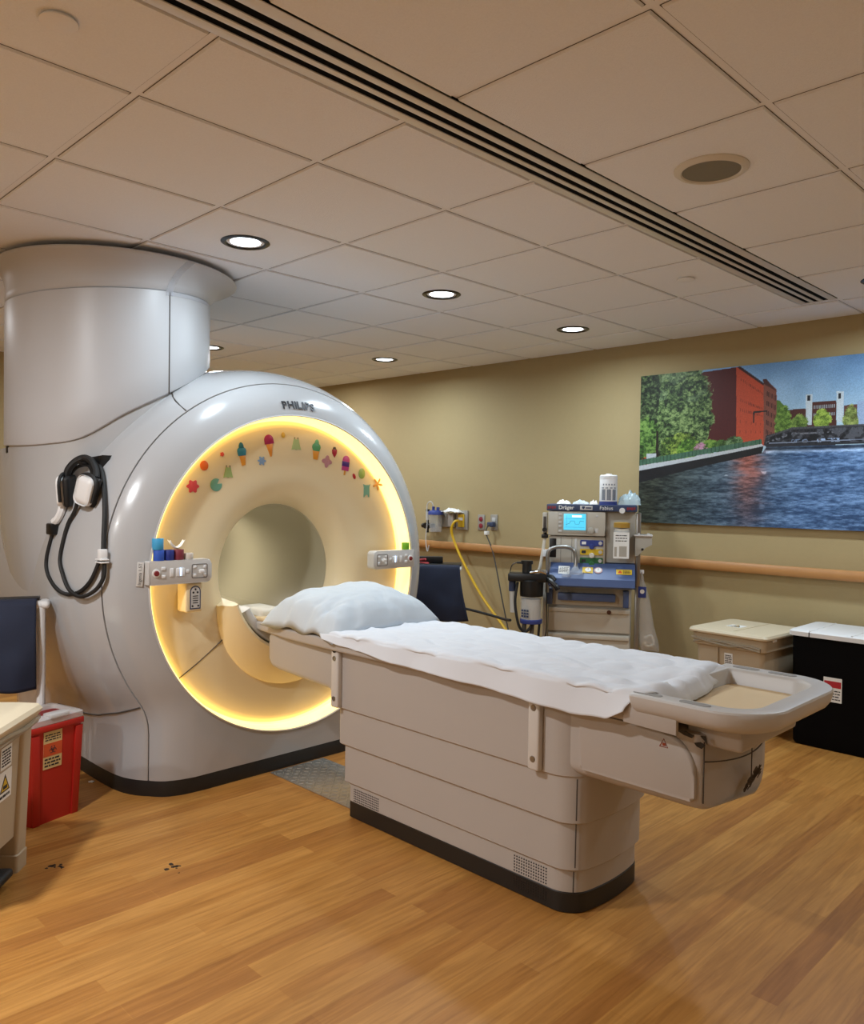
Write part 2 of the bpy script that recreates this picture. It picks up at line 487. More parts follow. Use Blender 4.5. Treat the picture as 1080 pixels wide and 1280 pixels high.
    tree = inside([(-.01, 1.01), (.113, 1.01), (.235, 1.0), (.262, .847), (.285, .702), (.274, .56), (.2, .42), (-.01, .40)])
    tree |= blob(.21, .75, .075, .27) | blob(.25, .68, .045, .07)
    foliage(tree, '0e160c', '3f5a2c', '93aa6c'); up = tree & (V > .8) & (nz2 > .5); I[up] = I[up]*.8 + H('a9bfae')*.2
    dk = inside([(0, 1), (.09, 1), (.07, .7), (.09, .42), (0, .42)]); foliage(dk & (nz2 > .42), '0b100a', '26351c', '6a8050')
    foliage(blob(.03, .58, .05, .13), '16260f', '466a2c', '7da050'); foliage(blob(.13, .50, .04, .08), '1a2a10', '4c6a2c', '93a850'); foliage(blob(.175, .515, .055, .085), '2a3c14', '6f8a34', 'a9bd56')
    I[inside([(.068, .62), (.078, .62), (.08, .40), (.068, .40)])] = H('241b14')
    for u, v, r, c in ((.20, .49, .045, ('2c4a18', '5f8a30', '93b84c')), (.283, .505, .03, ('20380f', '4c7426', '7fa044')), (.328, .50, .032, ('18290f', '385422', '587a38')), (.37, .52, .032, ('1c3018', '456236', '7b9668'))):
        foliage(blob(u, v, r, r*1.5), *c)
    fl = blob(.245, .485, .026, .045) & (nz > .5); I[fl] = H('b9839f')
    fl = blob(.025, .405, .022, .035) & (nz > .47); I[fl] = H('c23a24')
    I[inside([(.03, .47), (.07, .47), (.07, .40), (.03, .40)]) & (nz > .35)] = H('b8bfc4')
    # promenade
    g = inside([(-.01, .425), (.465, .540), (.466, .51), (-.01, .385)])
    I[g] = (H('3f6a4e')*.8 + nz[..., None]*.15)[g]
    st = g & ((U*420).astype(int) % 6 == 0); I[st] = H('2f4a3c')
    I[inside([(-.01, .385), (.208, .438), (.466, .51), (.472, .496), (.293, .439), (-.01, .351)])] = H('b9bec2')
    I[inside([(0.473, 0.506), (0.48, 0.56), (0.561, 0.594), (1, 0.6), (1, 0.493), (0.481, 0.49)])] = H('2c2e34')
    for c, p in (('4a4b50', [(0.48, 0.553), (0.564, 0.602), (1, 0.605), (1, 0.598), (0.564, 0.591), (0.48, 0.544)]),
                 ('6c6f78', [(0.481, 0.522), (0.561, 0.57), (0.72, 0.568), (0.723, 0.56), (0.565, 0.559), (0.481, 0.511)]),
                 ('9db4d8', [(0.646, 0.529), (0.724, 0.53), (0.727, 0.51), (0.646, 0.509)]),
                 ('6d7f9c', [(0.565, 0.53), (0.63, 0.535), (0.63, 0.515), (0.565, 0.51)])): I[inside(p)] = H(c)
    for k in range(9):
        u = .565 + k*.02
        I[inside([(u, .56), (u+.002, .56), (u+.018, .50), (u+.016, .50)])] = H('17181b')
    bk = inside([(0.481, 0.51), (0.49, 0.55), (0.561, 0.585), (1, 0.592), (1, 0.5)])
    st = vnoise(60, 40, 61, 2); I[bk & (st > .56)] = H('4d5058'); I[bk & (st < .40)] = H('191a1e')
    I[inside([(.49, .515), (1, .524), (1, .519), (.49, .510)])] = H('7f8aa0')
    for k in range(30):
        u = .49 + k*.011; I[inside([(u, .60 - .03*max(0, .56 - u)/.07), (u + .0016, .60 - .03*max(0, .56 - u)/.07), (u + .0016, .575 - .03*max(0, .56 - u)/.07), (u, .575 - .03*max(0, .56 - u)/.07)])] = H('34363b')
    # water
    w = inside([(-.01, .267), (.252, .376), (.467, .452), (.481, .49), (1.01, .49), (1.01, -.01), (-.01, -.01)])
    un = inside([(-.01, .351), (.293, .439), (.472, .496), (.467, .452), (.252, .369), (-.01, .267)])
    I[un] = (H('1d1c1e') + (nz2[..., None]-.5)*.08)[un]
    rip = (vnoise(52, 130, 21, 3)*.85 + rng.rand(NV, NU)*.15)[..., None]; rip2 = vnoise(8, 30, 31, 2)[..., None]
    f = np.clip((U - .15 + (1-V)*.12)/.55, 0, 1)[..., None]
    base = H('22261e')*(1-f) + H('3f669e')*f
    lite = H('4c5246')*(1-f) + H('80a6d8')*f
    k = np.clip((rip*.8 + rip2*.4 - .38)*2.2, 0, 1)
    wat = base*.72 + (lite - base*.72)*k
    rf = (np.exp(-((U - .425 - (vnoise(6, 40, 41)-.5)*.05)/.05)**2) * np.clip((V+.1)/.5, 0, 1))[..., None]
    wat = wat*(1 - rf*.85) + (H('a0523f')*.62 + H('c07060')*.55*k)*rf*.85
    foam = (np.exp(-((V-.462)/.012)**2) * (U > .48))[..., None]*.35 + ((nz2 > .62) & (np.abs(V-.33+.1*(U-.4)) < .02) & (U > .15) & (U < .5))[..., None]*.25
    wat = wat + foam
    dark = (np.exp(-((V - .478)/.012)**2) * (U > .48))[..., None]
    I[w] = np.clip(wat*(1 - .6*dark), 0, 1)[w]
    I = np.clip(I * (1 + .16*(rng.rand(NV, NU, 1) - .5)*(1 - w[..., None]*.6)), 0, 1)
    linI = np.where(I <= .04045, I/12.92, ((I+.055)/1.055)**2.4)
    verts = np.stack([PX0 + U*(PX1-PX0), np.full_like(U, YW - .031), PZ0 + V*(PZ1-PZ0)], -1).reshape(-1, 3)
    idx = np.arange(NU*NV).reshape(NV, NU)
    faces = np.stack([idx[:-1, :-1], idx[:-1, 1:], idx[1:, 1:], idx[1:, :-1]], -1).reshape(-1, 4)
    me = bpy.data.meshes.new('print'); me.from_pydata(verts.tolist(), [], faces.tolist()); me.update()
    at = me.color_attributes.new('ink', 'FLOAT_COLOR', 'POINT')
    at.data.foreach_set('color', np.concatenate([linI, np.ones((NV, NU, 1))], -1).astype(np.float32).ravel())
    m = mat('photo_print', 'ffffff', .5, spec=.3); n = m.node_tree.nodes.new('ShaderNodeVertexColor'); n.layer_name = 'ink'
    m.node_tree.links.new(n.outputs[0], m.node_tree.nodes['Principled BSDF'].inputs['Base Color'])
    me.materials.append(m)
    root = thing('canal_picture', 'large unframed photo print of a canal with a red brick mill on the back wall', 'picture', (PX0, YW, PZ0))
    o = bpy.data.objects.new('print', me); COL.objects.link(o); o.parent = root; o.location = -Vector((PX0, YW, PZ0))
    b = NB(); box(b, PX0, PX1, YW - .030, YW, PZ0, PZ1); obj('backing_panel', b, BLACK, root, W=True)
poster()

# ------------------------------------------------------------------ handrail
b = NB()
sec = [(.0, -.02), (-.02, -.03), (-.038, -.03), (-.045, -.02), (-.045, .018), (-.038, .03), (-.02, .032), (.0, .02)]
loft(b, [[(x, YW - .018 + q[0], .918 + q[1]) for q in sec] for x in (XL + .05, -4, -2, XR - .05)])
h = thing('handrail', 'long maple wood handrail running along the beige back wall', 'handrail', (-3, YW, .88))
obj('rail', b, WOOD, h, W=True)
for x in (-6, -4.85, -3.6, -2.4, -1.2, 0):
    b = NB(); box(b, x - .03, x + .03, YW - .03, YW, .895, .935); obj('bracket', b, MGREY, h, W=True)

# ------------------------------------------------------------------ scanner
CY, CZ = 2.365, .96
sc = thing('mri_scanner', 'large glossy white ring-shaped MRI scanner with glowing yellow ring around its bore', 'medical scanner', (-4.17, CY, 0))
PX = [-5.05, -4.9, -4.7, -3.75, -3.6, -3.5, -3.43, -3.385, -3.335, -3.305, -3.29]
PR = [.9, 1.0, 1.035, 1.035, 1.022, .998, .965, .935, .885, .835, .79]
PW = [.7, .78, .805, .805, .80, .785, .755, .722, .68, .62, .55]
def cspl(x, X, Y):
    # monotone-ish cubic through the table
    i = max(0, min(len(X)-2, int(np.searchsorted(X, x)) - 1))
    def sl(k):
        if k == 0: return (Y[1]-Y[0])/(X[1]-X[0])
        if k == len(X)-1: return (Y[-1]-Y[-2])/(X[-1]-X[-2])
        a = (Y[k]-Y[k-1])/(X[k]-X[k-1]); c = (Y[k+1]-Y[k])/(X[k+1]-X[k])
        return 0 if a*c <= 0 else 2*a*c/(a+c)
    h = X[i+1]-X[i]; t = (x-X[i])/h; m0, m1 = sl(i)*h, sl(i+1)*h
    return (2*t**3-3*t*t+1)*Y[i] + (t**3-2*t*t+t)*m0 + (-2*t**3+3*t*t)*Y[i+1] + (t**3-t*t)*m1
ZB = .07
def outline(x, shrink=0., zb=ZB, NT=150, NBt=18):
    R = cspl(x, PX, PR) - shrink; W = cspl(x, PX, PW) - shrink
    def rho(th):
        c, s = abs(math.cos(th)), math.sin(th)
        if s >= 0: return R
        t = min(W / max(c, 1e-6), (CZ - zb) / max(-s, 1e-6)); k = .06
        q = max(k - abs(R - t), 0) / k
        return max(R, t) + (q*q*k/4 if c*t > .3 else 0)
    a0 = math.atan2(-(CZ - zb), W)
    out = []
    for i in range(NT + 1):
        f = i / NT
        th = a0 + f * ((PI - a0) - a0)
        r = rho(th); y, z = r*math.cos(th), r*math.sin(th)
        if i in (0, NT): y = math.copysign(W, y); z = -(CZ - zb)
        out.append((x, CY + y, CZ + max(z, -(CZ-zb))))
    yl, yr = out[-1][1], out[0][1]
    for i in range(1, NBt): out.append((x, yl + (yr - yl)*i/NBt, zb))
    return out
# front cover
def ring_pts(x, r, ref):
    out = []
    for p in ref:
        a = math.atan2(p[2]-CZ, p[1]-CY); out.append((x, CY + r*math.cos(a), CZ + r*math.sin(a)))
    return out
SX = -3.386
xsf = [SX - .012, SX - .0005, SX + .001, -3.375, -3.36, -3.345, -3.33, -3.315, -3.303, -3.295, -3.29]
rings = [outline(xsf[0], .022), outline(xsf[1], .006), outline(xsf[2], .001)] + [outline(x) for x in xsf[3:]]
ref = rings[-1]
rings += [ring_pts(-3.287, .779, ref), ring_pts(-3.287, .776, ref)]
b = NB(); loft(b, rings, cap0=False, cap1=False); obj('front_cover', b, WHITE, sc, W=True, ang=60)
# body cover
xsb = [-5.05, -4.98, -4.9, -4.8, -4.7, -4.4, -4.1, -3.9, -3.75, -3.7, -3.65, -3.6, -3.55, -3.5, -3.46, -3.43, -3.41, SX - .004]
rings = [ring_pts(-5.05, .36, outline(-5.05))] + [outline(x) for x in xsb] + [outline(SX - .0045, .004), outline(SX - .012, .018)]
b = NB(); loft(b, rings, cap0=False, cap1=False); obj('body_cover', b, WHITE, sc, W=True, ang=60)
# kick strip
b = NB()
def kickring(z, off):
    def w(x): return cspl(x, PX, PW) + off
    L = [(x, CY - w(x), z) for x in xsb[:-1]] + [(x, CY - w(x), z) for x in (-3.385, -3.36, -3.335, -3.32, -3.305, -3.297)]
    L += [(-3.29 + off, CY - .5, z), (-3.29 + off, CY, z)]
    Rr = [(p[0], 2*CY - p[1], z) for p in reversed(L[:-1])]
    return L + Rr
loft(b, [kickring(0, .0), kickring(.066, .0), kickring(.071, -.004)]); obj('kick_strip', b, KICK, sc, W=True, ang=40)
# panel joints on the side cover
b = NB()
def side_y(x, z):
    pts = [p for p in outline(x) if p[1] < CY and ZB < p[2] < CZ]
    pts.sort(key=lambda p: p[2])
    return float(np.interp(z, [p[2] for p in pts], [p[1] for p in pts]))
tube(b, [(x, side_y(x, z), z) for x, z in ((-3.392, .402), (-3.43, .388), (-3.47, .375), (-3.51, .363), (-3.56, .352), (-3.63, .335), (-3.7, .318), (-3.88, .29), (-4.2, .27))], .004); obj('panel_joint', b, SEAM, sc, W=True); b = NB()
tube(b, [(-3.545, 1.822, 1.815), (-3.51, 1.81, 1.79), (-3.47, 1.803, 1.768), (-3.43, 1.806, 1.743), (-3.392, 1.813, 1.72)], .004)
obj('panel_joint', b, SEAM, sc, W=True)
# light ring
b = NB(); lathe(b, [(.776, -3.289), (.764, -3.293), (.762, -3.378), (.752, -3.386)], c=(0, CY, CZ), n=160, axis='x'); obj('light_ring', b, LED, sc, W=True)
b = NB(); lathe(b, [(.7785, -3.291), (.7785, -3.281), (.7735, -3.279), (.7715, -3.283), (.7715, -3.291)], c=(0, CY, CZ), n=160, axis='x'); obj('ring_edge', b, PANELG, sc, W=True)
# funnel face and bore
fp = [(.7525, -3.386), (.745, -3.378), (.738, -3.368), (.728, -3.361), (.715, -3.358), (.64, -3.357), (.56, -3.357), (.52, -3.358), (.485, -3.361), (.455, -3.366), (.43, -3.374), (.405, -3.387), (.382, -3.404), (.362, -3.427), (.347, -3.455), (.339, -3.485), (.337, -3.50)]
b = NB(); lathe(b, fp, c=(0, CY, CZ), n=160, axis='x'); fun = obj('funnel_face', b, CREAM, sc, W=True, ang=60)
b = NB(); lathe(b, [(.337, -3.50), (.333, -3.504), (.333, -3.8), (.333, -4.4), (.335, -4.98), (.36, -5.05)], c=(0, CY, CZ), n=120, axis='x'); obj('bore_tube', b, BORE, sc, W=True)
lamp((-4.3, CY, CZ + .31), 2.0, (1.0, .93, .80), .1, 170)
b = NB(); box(b, -4.98, -3.52, CY - .21, CY + .21, CZ - .30, CZ - .235, .01); obj('bore_bridge', b, BORE, sc, W=True)
for sy in (-1, 1):
    b = NB(); tube(b, [(-3.366, CY + sy*.615, .495), (-3.3575, CY + sy*.591, .514), (-3.3575, CY + sy*.492, .577), (-3.3575, CY + sy*.356, .676), (-3.366, CY + sy*.325, .70)], .0025); obj('face_joint', b, SEAM, sc, W=True)
# crescent docking scoop under the bore
b = NB()
secs = []
for i in range(33):
    a = math.radians(199 + (341 - 199) * i / 32)
    ro = .36 + .2*math.cos(a - 1.5*PI)
    fr = [(ro, -3.39), (ro - .002, -3.350), (ro - .010, -3.338), (.402, -3.262), (.388, -3.252), (.376, -3.256), (.367, -3.30), (.345, -3.50)]
    secs.append([(x, CY + r*math.cos(a), CZ + r*math.sin(a)) for r, x in fr])
loft(b, secs); obj('docking_scoop', b, CREAM, sc, W=True, ang=50)
b = NB(); secs = []
for i in range(25):
    a = math.radians(208 + (332 - 208) * i / 24)
    fr = [(.352, -3.50), (.362, -3.285), (.355, -3.278), (.322, -3.278), (.315, -3.285), (.315, -3.50)]
    secs.append([(x, CY + r*math.cos(a), CZ + r*math.sin(a)) for r, x in fr])
loft(b, secs); obj('bore_lip', b, PANELG, sc, W=True, ang=50)
# column
CC = Vector((-4.0, 1.73)); RCOL = .474
def zbot(a):
    T = [(-180, 1.58), (-105, 1.556), (-72, 1.55), (-50, 1.562), (-40, 1.58), (-15, 1.705), (8, 1.806), (40, 1.93), (60, 1.99), (90, 1.99), (180, 1.9), (181, 1.58)]
    X = [t[0] for t in T]; Y = [t[1] for t in T]; return cspl(a, X, Y)
def ztop(a): return 2.262 + .042*math.sin(math.radians(a) + .25)
N = 144; rings = []
angs = [-180 + 360*i/N for i in range(N)]
def colring(dr, zf): return [(CC.x + (RCOL+dr)*math.cos(math.radians(a)), CC.y + (RCOL+dr)*math.sin(math.radians(a)), zf(a)) for a in angs]
b = NB(); loft(b, [colring(-.06, lambda a: zbot(a) + .03), colring(-.012, zbot), colring(-.003, lambda a: zbot(a) + .002), colring(0, lambda a: zbot(a) + .008), colring(0, lambda a: zbot(a)+.15), colring(0, ztop), colring(-.006, lambda a: ztop(a) + .003)], cap1=False, cap0=False)
obj('column_cover', b, COLW, sc, W=True, ang=50)
b = NB()
loft(b, [[(CC.x + r*math.cos(2*PI*i/96)*(st if math.cos(2*PI*i/96) < 0 else 1), CC.y + r*math.sin(2*PI*i/96), z) for i in range(96)] for r, z, st in
        ((RCOL - .12, .70, 2), (RCOL - .06, .95, 2), (RCOL - .03, 1.2, 2), (RCOL - .018, 1.40, 2), (RCOL - .014, 1.545, 2), (RCOL - .014, 1.548, 1), (RCOL - .014, 1.75, 1), (RCOL - .014, 2.41, 1))])
obj('column_core', b, WHITE, sc, W=True, ang=60)
def flr(dr, f, zz=None):
    out = []
    cx, cy = CC.x + .015*f, CC.y + .04*f
    for a in angs:
        z = zz if zz else ztop(a) + .004 + (2.412 - ztop(a) - .004)*f**.8
        out.append((cx + (RCOL+dr)*math.cos(math.radians(a)), cy + (RCOL+dr)*math.sin(math.radians(a)), z))
    return out
b = NB(); loft(b, [flr(-.008, 0), flr(-.001, .02), flr(.004, .15), flr(.014, .35), flr(.03, .55), flr(.052, .72), flr(.078, .86), flr(.088, .93), flr(.090, .97), flr(.086, 1, 2.414), flr(.02, 1, 2.416)], cap1=True, cap0=False)
obj('column_flange', b, COLW, sc, W=True, ang=50)
b = NB()
a8 = math.radians(8.5)
p = Vector((CC.x + RCOL*math.cos(a8), CC.y + RCOL*math.sin(a8)))
tube(b, [(p.x, p.y, zbot(8.5) + .0), (p.x, p.y, 2.0), (p.x, p.y, ztop(8.5))], .0032)
obj('column_joint', b, SEAM, sc, W=True)
# strip of clear tape on the flange
TAPE = clear_mat('clear_tape', 'cfd3dc', .35, .2)
b = NB()
def tapepts(a): 
    L = []
    for dr, f in ((.0, -.35), (.0015, .0), (.006, .15), (.016, .35), (.032, .55), (.054, .72), (.080, .86), (.0905, .95)):
        z = ztop(a) + .004 + (2.412 - ztop(a) - .004)*(f**.8 if f > 0 else f*.5)
        f = max(f, 0)
        L.append((CC.x + .015*f + (RCOL+dr+.002)*math.cos(math.radians(a)), CC.y + .04*f + (RCOL+dr+.002)*math.sin(math.radians(a)), z))
    return L
loft(b, [tapepts(a) for a in (6.0, 7.5, 9, 10.5)], False, False, closed=False)
L2 = [[(CC.x + (RCOL+.003)*math.cos(math.radians(a)), CC.y + (RCOL+.003)*math.sin(math.radians(a)), ztop(a) + dz) for a in range(9, 48, 3)] for dz in (-.018, .002)]
loft(b, L2, False, False, closed=False)
obj('clear_tape_strip', b, TAPE, sc, W=True)
b = NB(); box(b, -4.10, -4.05, 1.27, 1.32, 1.515, 1.56, .012); obj('cable_clip', b, BLACK, sc, W=True)

# maker lettering on the front cover
bm = NB()
for i, (ch, dy) in enumerate(zip('PHILIPS', (-.100, -.062, -.034, -.013, .012, .036, .068))):
    r = .835 - 0; a = math.asin((dy + .005)/r)
    M = frame((-3.299, CY + r*math.sin(a) + .012, CZ + r*math.cos(a) - .008), (0, math.cos(a), -math.sin(a)), (1, .35*math.sin(a), .42))
    add(bm, text_bm(ch, .054, M, .0015, bold=.0014))
obj('lettering', bm, mat('logo_grey', '4a4d52', .25, metal=.5), sc, W=True)
M = frame((-3.2925, 1.553, 1.0), (0, .06, 1), (1, -.45, 0))
bm = NB(); box(bm, -.052, .052, -.0135, .0135, -.0005, .0012, .0005, M=M); tagp = obj('name_plate', bm, PANELG, sc, W=True)
obj('lettering', text_bm('Ingenia 1.5T', .019, M @ Matrix.Translation((0, 0, .0016)), .0003), INK, tagp, W=True)

# control panels on the scanner rim
def control(y0, y1, z0, z1, flip):
    tilt = .006
    root = obj('control_panel', prism(NB(), rrect(y0, y1, z0, z1, (.02, .004, .004, .02) if not flip else (.004, .02, .02, .004), 6), -3.305, -3.252, Matrix(((0, 0, 1, 0), (1, 0, 0, 0), (0, 1, 0, 0), (0, 0, 0, 1))), .006), PANELG, sc, W=True)
    def Y(f): return y0 + (y1-y0)*(1-f if flip else f)
    X = -3.2515; zc = (z0+z1)/2
    bm = NB(); lathe(bm, [(.0185, 0), (.018, .003), (.012, .004)], c=(X, Y(.11), zc), n=24, axis='x', cap1=True); obj('stop_button_collar', bm, PAPER, root, W=True)
    bm = NB(); lathe(bm, [(.0115, 0), (.0115, .008), (.009, .010)], c=(X, Y(.11), zc), n=24, axis='x', cap1=True); obj('stop_button', bm, REDD, root, W=True)
    def btn(f, dz, w, h):
        bm = NB(); box(bm, X-.002, X+.004, Y(f)-w/2, Y(f)+w/2, zc+dz-h/2, zc+dz+h/2, .002); obj('button', bm, WHITEP, root, W=True)
    btn(.22, .018, .018, .014); btn(.22, -.016, .018, .014)
    btn(.35, 0, .016, .036); btn(.45, 0, .016, .036); btn(.53, 0, .016, .036); btn(.60, .002, .014, .014)
    bm = NB(); box(bm, X-.002, X+.003, Y(.485)-.005, Y(.485)+.005, zc-.016, zc+.018, .001); obj('status_light', bm, mat('status_blue', 'cfe2ff', .4, em='a8ccff', es=1.2), root, W=True)
    bm = NB(); fr = rrect(-.037, .037, -.030, .030, .006, 4)
    Mf = frame((X, Y(.80), zc), (0, 1, 0), (1, 0, 0))
    for i in range(len(fr)):
        j = (i+1) % len(fr)
    tube(bm, [Mf @ Vector((q[0], q[1], .0005)) for q in fr + fr[:1]], .0012, n=5, sm=False); obj('pad_outline', bm, SEAM, root, W=True)
    for sy in (-1, 1):
        for sz in (-1, 1):
            bm = NB(); box(bm, X-.002, X+.004, Y(.80)+sy*.024-.007, Y(.80)+sy*.024+.007, zc+sz*.018-.006, zc+sz*.018+.006, .002); obj('button', bm, WHITEP, root, W=True)
    bm = NB(); cyl(bm, (X, Y(.80), zc), (X+.016, Y(.80), zc), .005, n=12); box(bm, X+.012, X+.024, Y(.80)-.013, Y(.80)+.013, zc-.009, zc+.009, .005); obj('joystick', bm, WHITEP, root, W=True)
    return root
control(1.572, 1.868, .952, 1.055, False)
control(2.83, 3.130, .951, 1.048, True)
# physiology module hanging below
hm = obj('sensor_module', box(NB(), -3.352, -3.268, 1.752, 1.835, .818, .95, .012, 3), CREAM, sc, W=True)
b = NB(); M = frame((-3.2675, 1.797, .885), (0, 1, 0), (1, 0, 0))
prism(b, [(-.026, -.052), (.026, -.052), (.026, .02)] + [(.026*math.cos(t), .026 + .026*math.sin(t)) for t in np.linspace(0, PI, 11)] + [(-.026, .02)], 0, .001, M); obj('label_plate', b, MDARKBLUE, hm, W=True)
b = NB()
prism(b, [(-.021, -.047), (.021, -.047), (.021, .02)] + [(.021*math.cos(t), .026 + .021*math.sin(t)) for t in np.linspace(0, PI, 11)] + [(-.021, .02)], .0008, .0016, M); obj('label_face', b, PANELG, hm, W=True)
b = NB()
for q in ((0, .036), (-.01, .022), (.01, .022), (-.014, -.038), (.014, -.038)): cyl(b, M @ Vector((*q, .001)), M @ Vector((*q, .0026)), .0048, n=10)
for zz in (.006, -.004, -.014, -.024): box(b, -.013, .013, zz - .0018, zz + .0018, .001, .0026, M=M)
obj('label_symbols', b, INK, hm, W=True)

# ---- tape rolls and bits resting on the panels
def roll(loc, r, h, color, label, name='tape_roll', hole=True, group=None, rough=.6):
    b = NB()
    pr = [(r*.55, .001), (r*.55, 0), (r-.001, 0), (r, .0015), (r, h-.0015), (r-.001, h), (r*.55, h), (r*.55, h-.001)] if hole else [(r-.001, 0), (r, .002), (r, h-.002), (r-.001, h)]
    lathe(b, pr + ([pr[0]] if hole else []), c=loc, n=32, cap0=not hole, cap1=not hole)
    return solo(name, b, mat(name + '_' + color, color, rough), label, 'tape roll', loc, group)
GRP = 'rolls of tape on the scanner control panels'
roll((-3.279, 1.629, 1.0555), .023, .047, '2a55b8', 'royal blue tape roll standing on the control panel under a light blue roll', group=GRP)
roll((-3.279, 1.625, 1.103), .024, .048, '3f9fd0', 'light blue tape roll stacked on top of the royal blue roll', group=GRP)
roll((-3.279, 1.676, 1.0555), .022, .045, '1f2f80', 'navy blue tape roll on the control panel beside the maroon roll', group=GRP)
roll((-3.279, 1.721, 1.0555), .0225, .045, '7d2a38', 'maroon tape roll on the control panel with a white tissue on top', group=GRP)
roll((-3.279, 1.768, 1.0555), .021, .028, 'cfc6ba', 'small pale tape roll at the end of the row on the control panel', group=GRP)
roll((-3.279, 3.085, 1.0485), .021, .038, '6fae1e', 'bright green tape roll on the far control panel', group=GRP)
b = NB()
g = []
for i in range(13):
    u = -1 + 2*i/12; row = []
    for j in range(7):
        v = -1 + 2*j/6
        row.append((-3.279 + v*.016*(1 - .3*abs(u)), 1.711 + u*.036, 1.103 + .034*u*u + .006*v*v + .004*noise.noise(Vector((u*3, v*3, 1)))))
    g.append(row)
loft(b, g, False, False, closed=False); t = solo('tissue', b, PAPER, 'crumpled white tissue lying on the maroon tape roll', 'tissue', (-3.279, 1.711, 1.1005))
mod = t.modifiers.new('thick', 'SOLIDIFY'); mod.thickness = .002

# ---- gel stickers around the bore
SXF = -3.3565
def spoly(name, cy, cz, parts, label, rot=0):
    M = frame((SXF, cy, cz), (0, 1, 0), (1, 0, 0)) @ Matrix.Rotation(math.radians(rot), 4, 'Z')
    grp = 'gel stickers around the bore'
    if len(parts) == 1:
        pn, poly, c = parts[0]
        b = NB(); prism(b, poly, 0, .002, M, .0006)
        return solo(name, b, mat('gel_' + c, c, .3), label, 'sticker', (SXF, cy, cz), grp)
    t = thing(name, label, 'sticker', (SXF, cy, cz), 0, grp)
    for k, (pn, poly, c) in enumerate(parts):
        b = NB(); prism(b, poly, 0, .002 + .0004*k, M, .0005); obj(pn, b, mat('gel_' + c, c, .3), t, W=True)
    return t
def petal(n, r, d=.25, ph=0): return [(r*(1-d + d*math.cos(n*a + ph))*math.cos(a), r*(1-d + d*math.cos(n*a + ph))*math.sin(a)) for a in np.linspace(0, 2*PI, 60, endpoint=False)]
def ell(rx, ry, cx=0, cy=0, n=24): return [(cx + rx*math.cos(a), cy + ry*math.sin(a)) for a in np.linspace(0, 2*PI, n, endpoint=False)]
def cone(w, y0, y1, w2=.004): return [(-w, y0), (w, y0), (w2, y1), (-w2, y1)]
def dome(w, y0, h): return [(w*math.cos(a), y0 + h*math.sin(a)) for a in np.linspace(0, PI, 14)]
spoly('flower_sticker', 1.829, 1.378, [('petals', petal(6, .032, .16), 'd24a55')], 'coral red six-petalled flower gel sticker, lowest on the near side of the bore')
spoly('fruit_sticker', 1.885, 1.474, [('fruit', ell(.021, .023), 'd8661e')], 'round orange gel sticker above the coral red flower')
spoly('pad_sticker', 1.947, 1.387, [('pad', [(0.004, .004)] + [(.030*math.cos(a), .030*math.sin(a)) for a in np.linspace(math.radians(60), math.radians(375), 30)], '6fa893')], 'teal round lily-pad gel sticker with a wedge notch')
spoly('dot_sticker', 1.977, 1.530, [('dot', petal(5, .011, .12), 'd9503c')], 'tiny red dot gel sticker beside the blue ice cream cone')
spoly('frog_sticker', 2.009, 1.448, [('body', [(-.024, -.027), (-.012, -.022), (0, -.027), (.012, -.022), (.026, -.026), (.017, .006), (.013, .024), (0, .02), (-.012, .024), (-.016, .006)], '9ab070'), ('eye', ell(.003, .003, -.009, .028, 8), '3a3a28'), ('eye', ell(.003, .003, .009, .028, 8), '3a3a28')], 'pale green frog-shaped gel sticker between the lily pad and the blue cone')
spoly('cone_sticker', 2.083, 1.534, [('wafer_cone', [(-.016, .0), (.018, .0), (.013, -.052), (-.007, -.054)], 'dd942e'), ('scoop', dome(.024, .018, .018) + [(-.024, .012), (-.02, -.006), (.02, -.006), (.024, .012)], '3586a4'), ('swirl', dome(.013, .034, .024) + [(-.012, .03), (.012, .03)], '2a6f7c')], 'gel sticker of a blue swirl ice cream in an orange cone', 8)
spoly('flower_sticker', 2.193, 1.508, [('petals', petal(6, .024, .22), '7f9cc0')], 'pale blue flower gel sticker between the two ice cream cones')
spoly('cone_sticker', 2.236, 1.588, [('wafer_cone', cone(.021, .008, -.058), 'e09030'), ('scoop', dome(.026, .024, .026) + [(-.026, .004), (.026, .004)], 'b02c62')], 'gel sticker of a magenta scoop in a long pointed orange cone', 10)
spoly('drop_sticker', 2.316, 1.640, [('drop', ell(.011, .014), 'd8b040')], 'small yellow gel sticker at the very top of the ring')
spoly('frog_sticker', 2.394, 1.600, [('body', [(-.028, -.030), (-.012, -.026), (0, -.03), (.014, -.026), (.030, -.028), (.018, .008), (.014, .026), (0, .022), (-.014, .026), (-.018, .008)], 'a9bd86'), ('eye', ell(.003, .003, -.01, .03, 8), '3a3a28'), ('eye', ell(.003, .003, .01, .03, 8), '3a3a28')], 'pale green frog-shaped gel sticker beside the small yellow one near the top')
spoly('cone_sticker', 2.519, 1.579, [('wafer_cone', [(-.022, .0), (.022, .0), (.014, -.052), (-.012, -.052)], 'dd962c'), ('scoop', dome(.026, .014, .02) + [(-.026, .01), (-.02, -.008), (.02, -.008), (.026, .01)], '57a070'), ('swirl', dome(.013, .03, .022) + [(-.012, .027), (.012, .027)], '6fb384')], 'gel sticker of a mint green ice cream in an orange cone', -6)
spoly('flower_sticker', 2.589, 1.520, [('petals', petal(4, .033, .2, .6), 'b9848f')], 'dusty pink four-petalled flower gel sticker beside the mint cone')
spoly('strawberry_sticker', 2.638, 1.572, [('berry', [(-.016, .012), (.016, .012), (.014, -.008), (0, -.030), (-.014, -.008)], 'a01c34'), ('leaf', [(-.012, .012), (0, .016), (.012, .012), (.006, .026), (-.006, .026)], '44331c')], 'small dark red strawberry gel sticker')
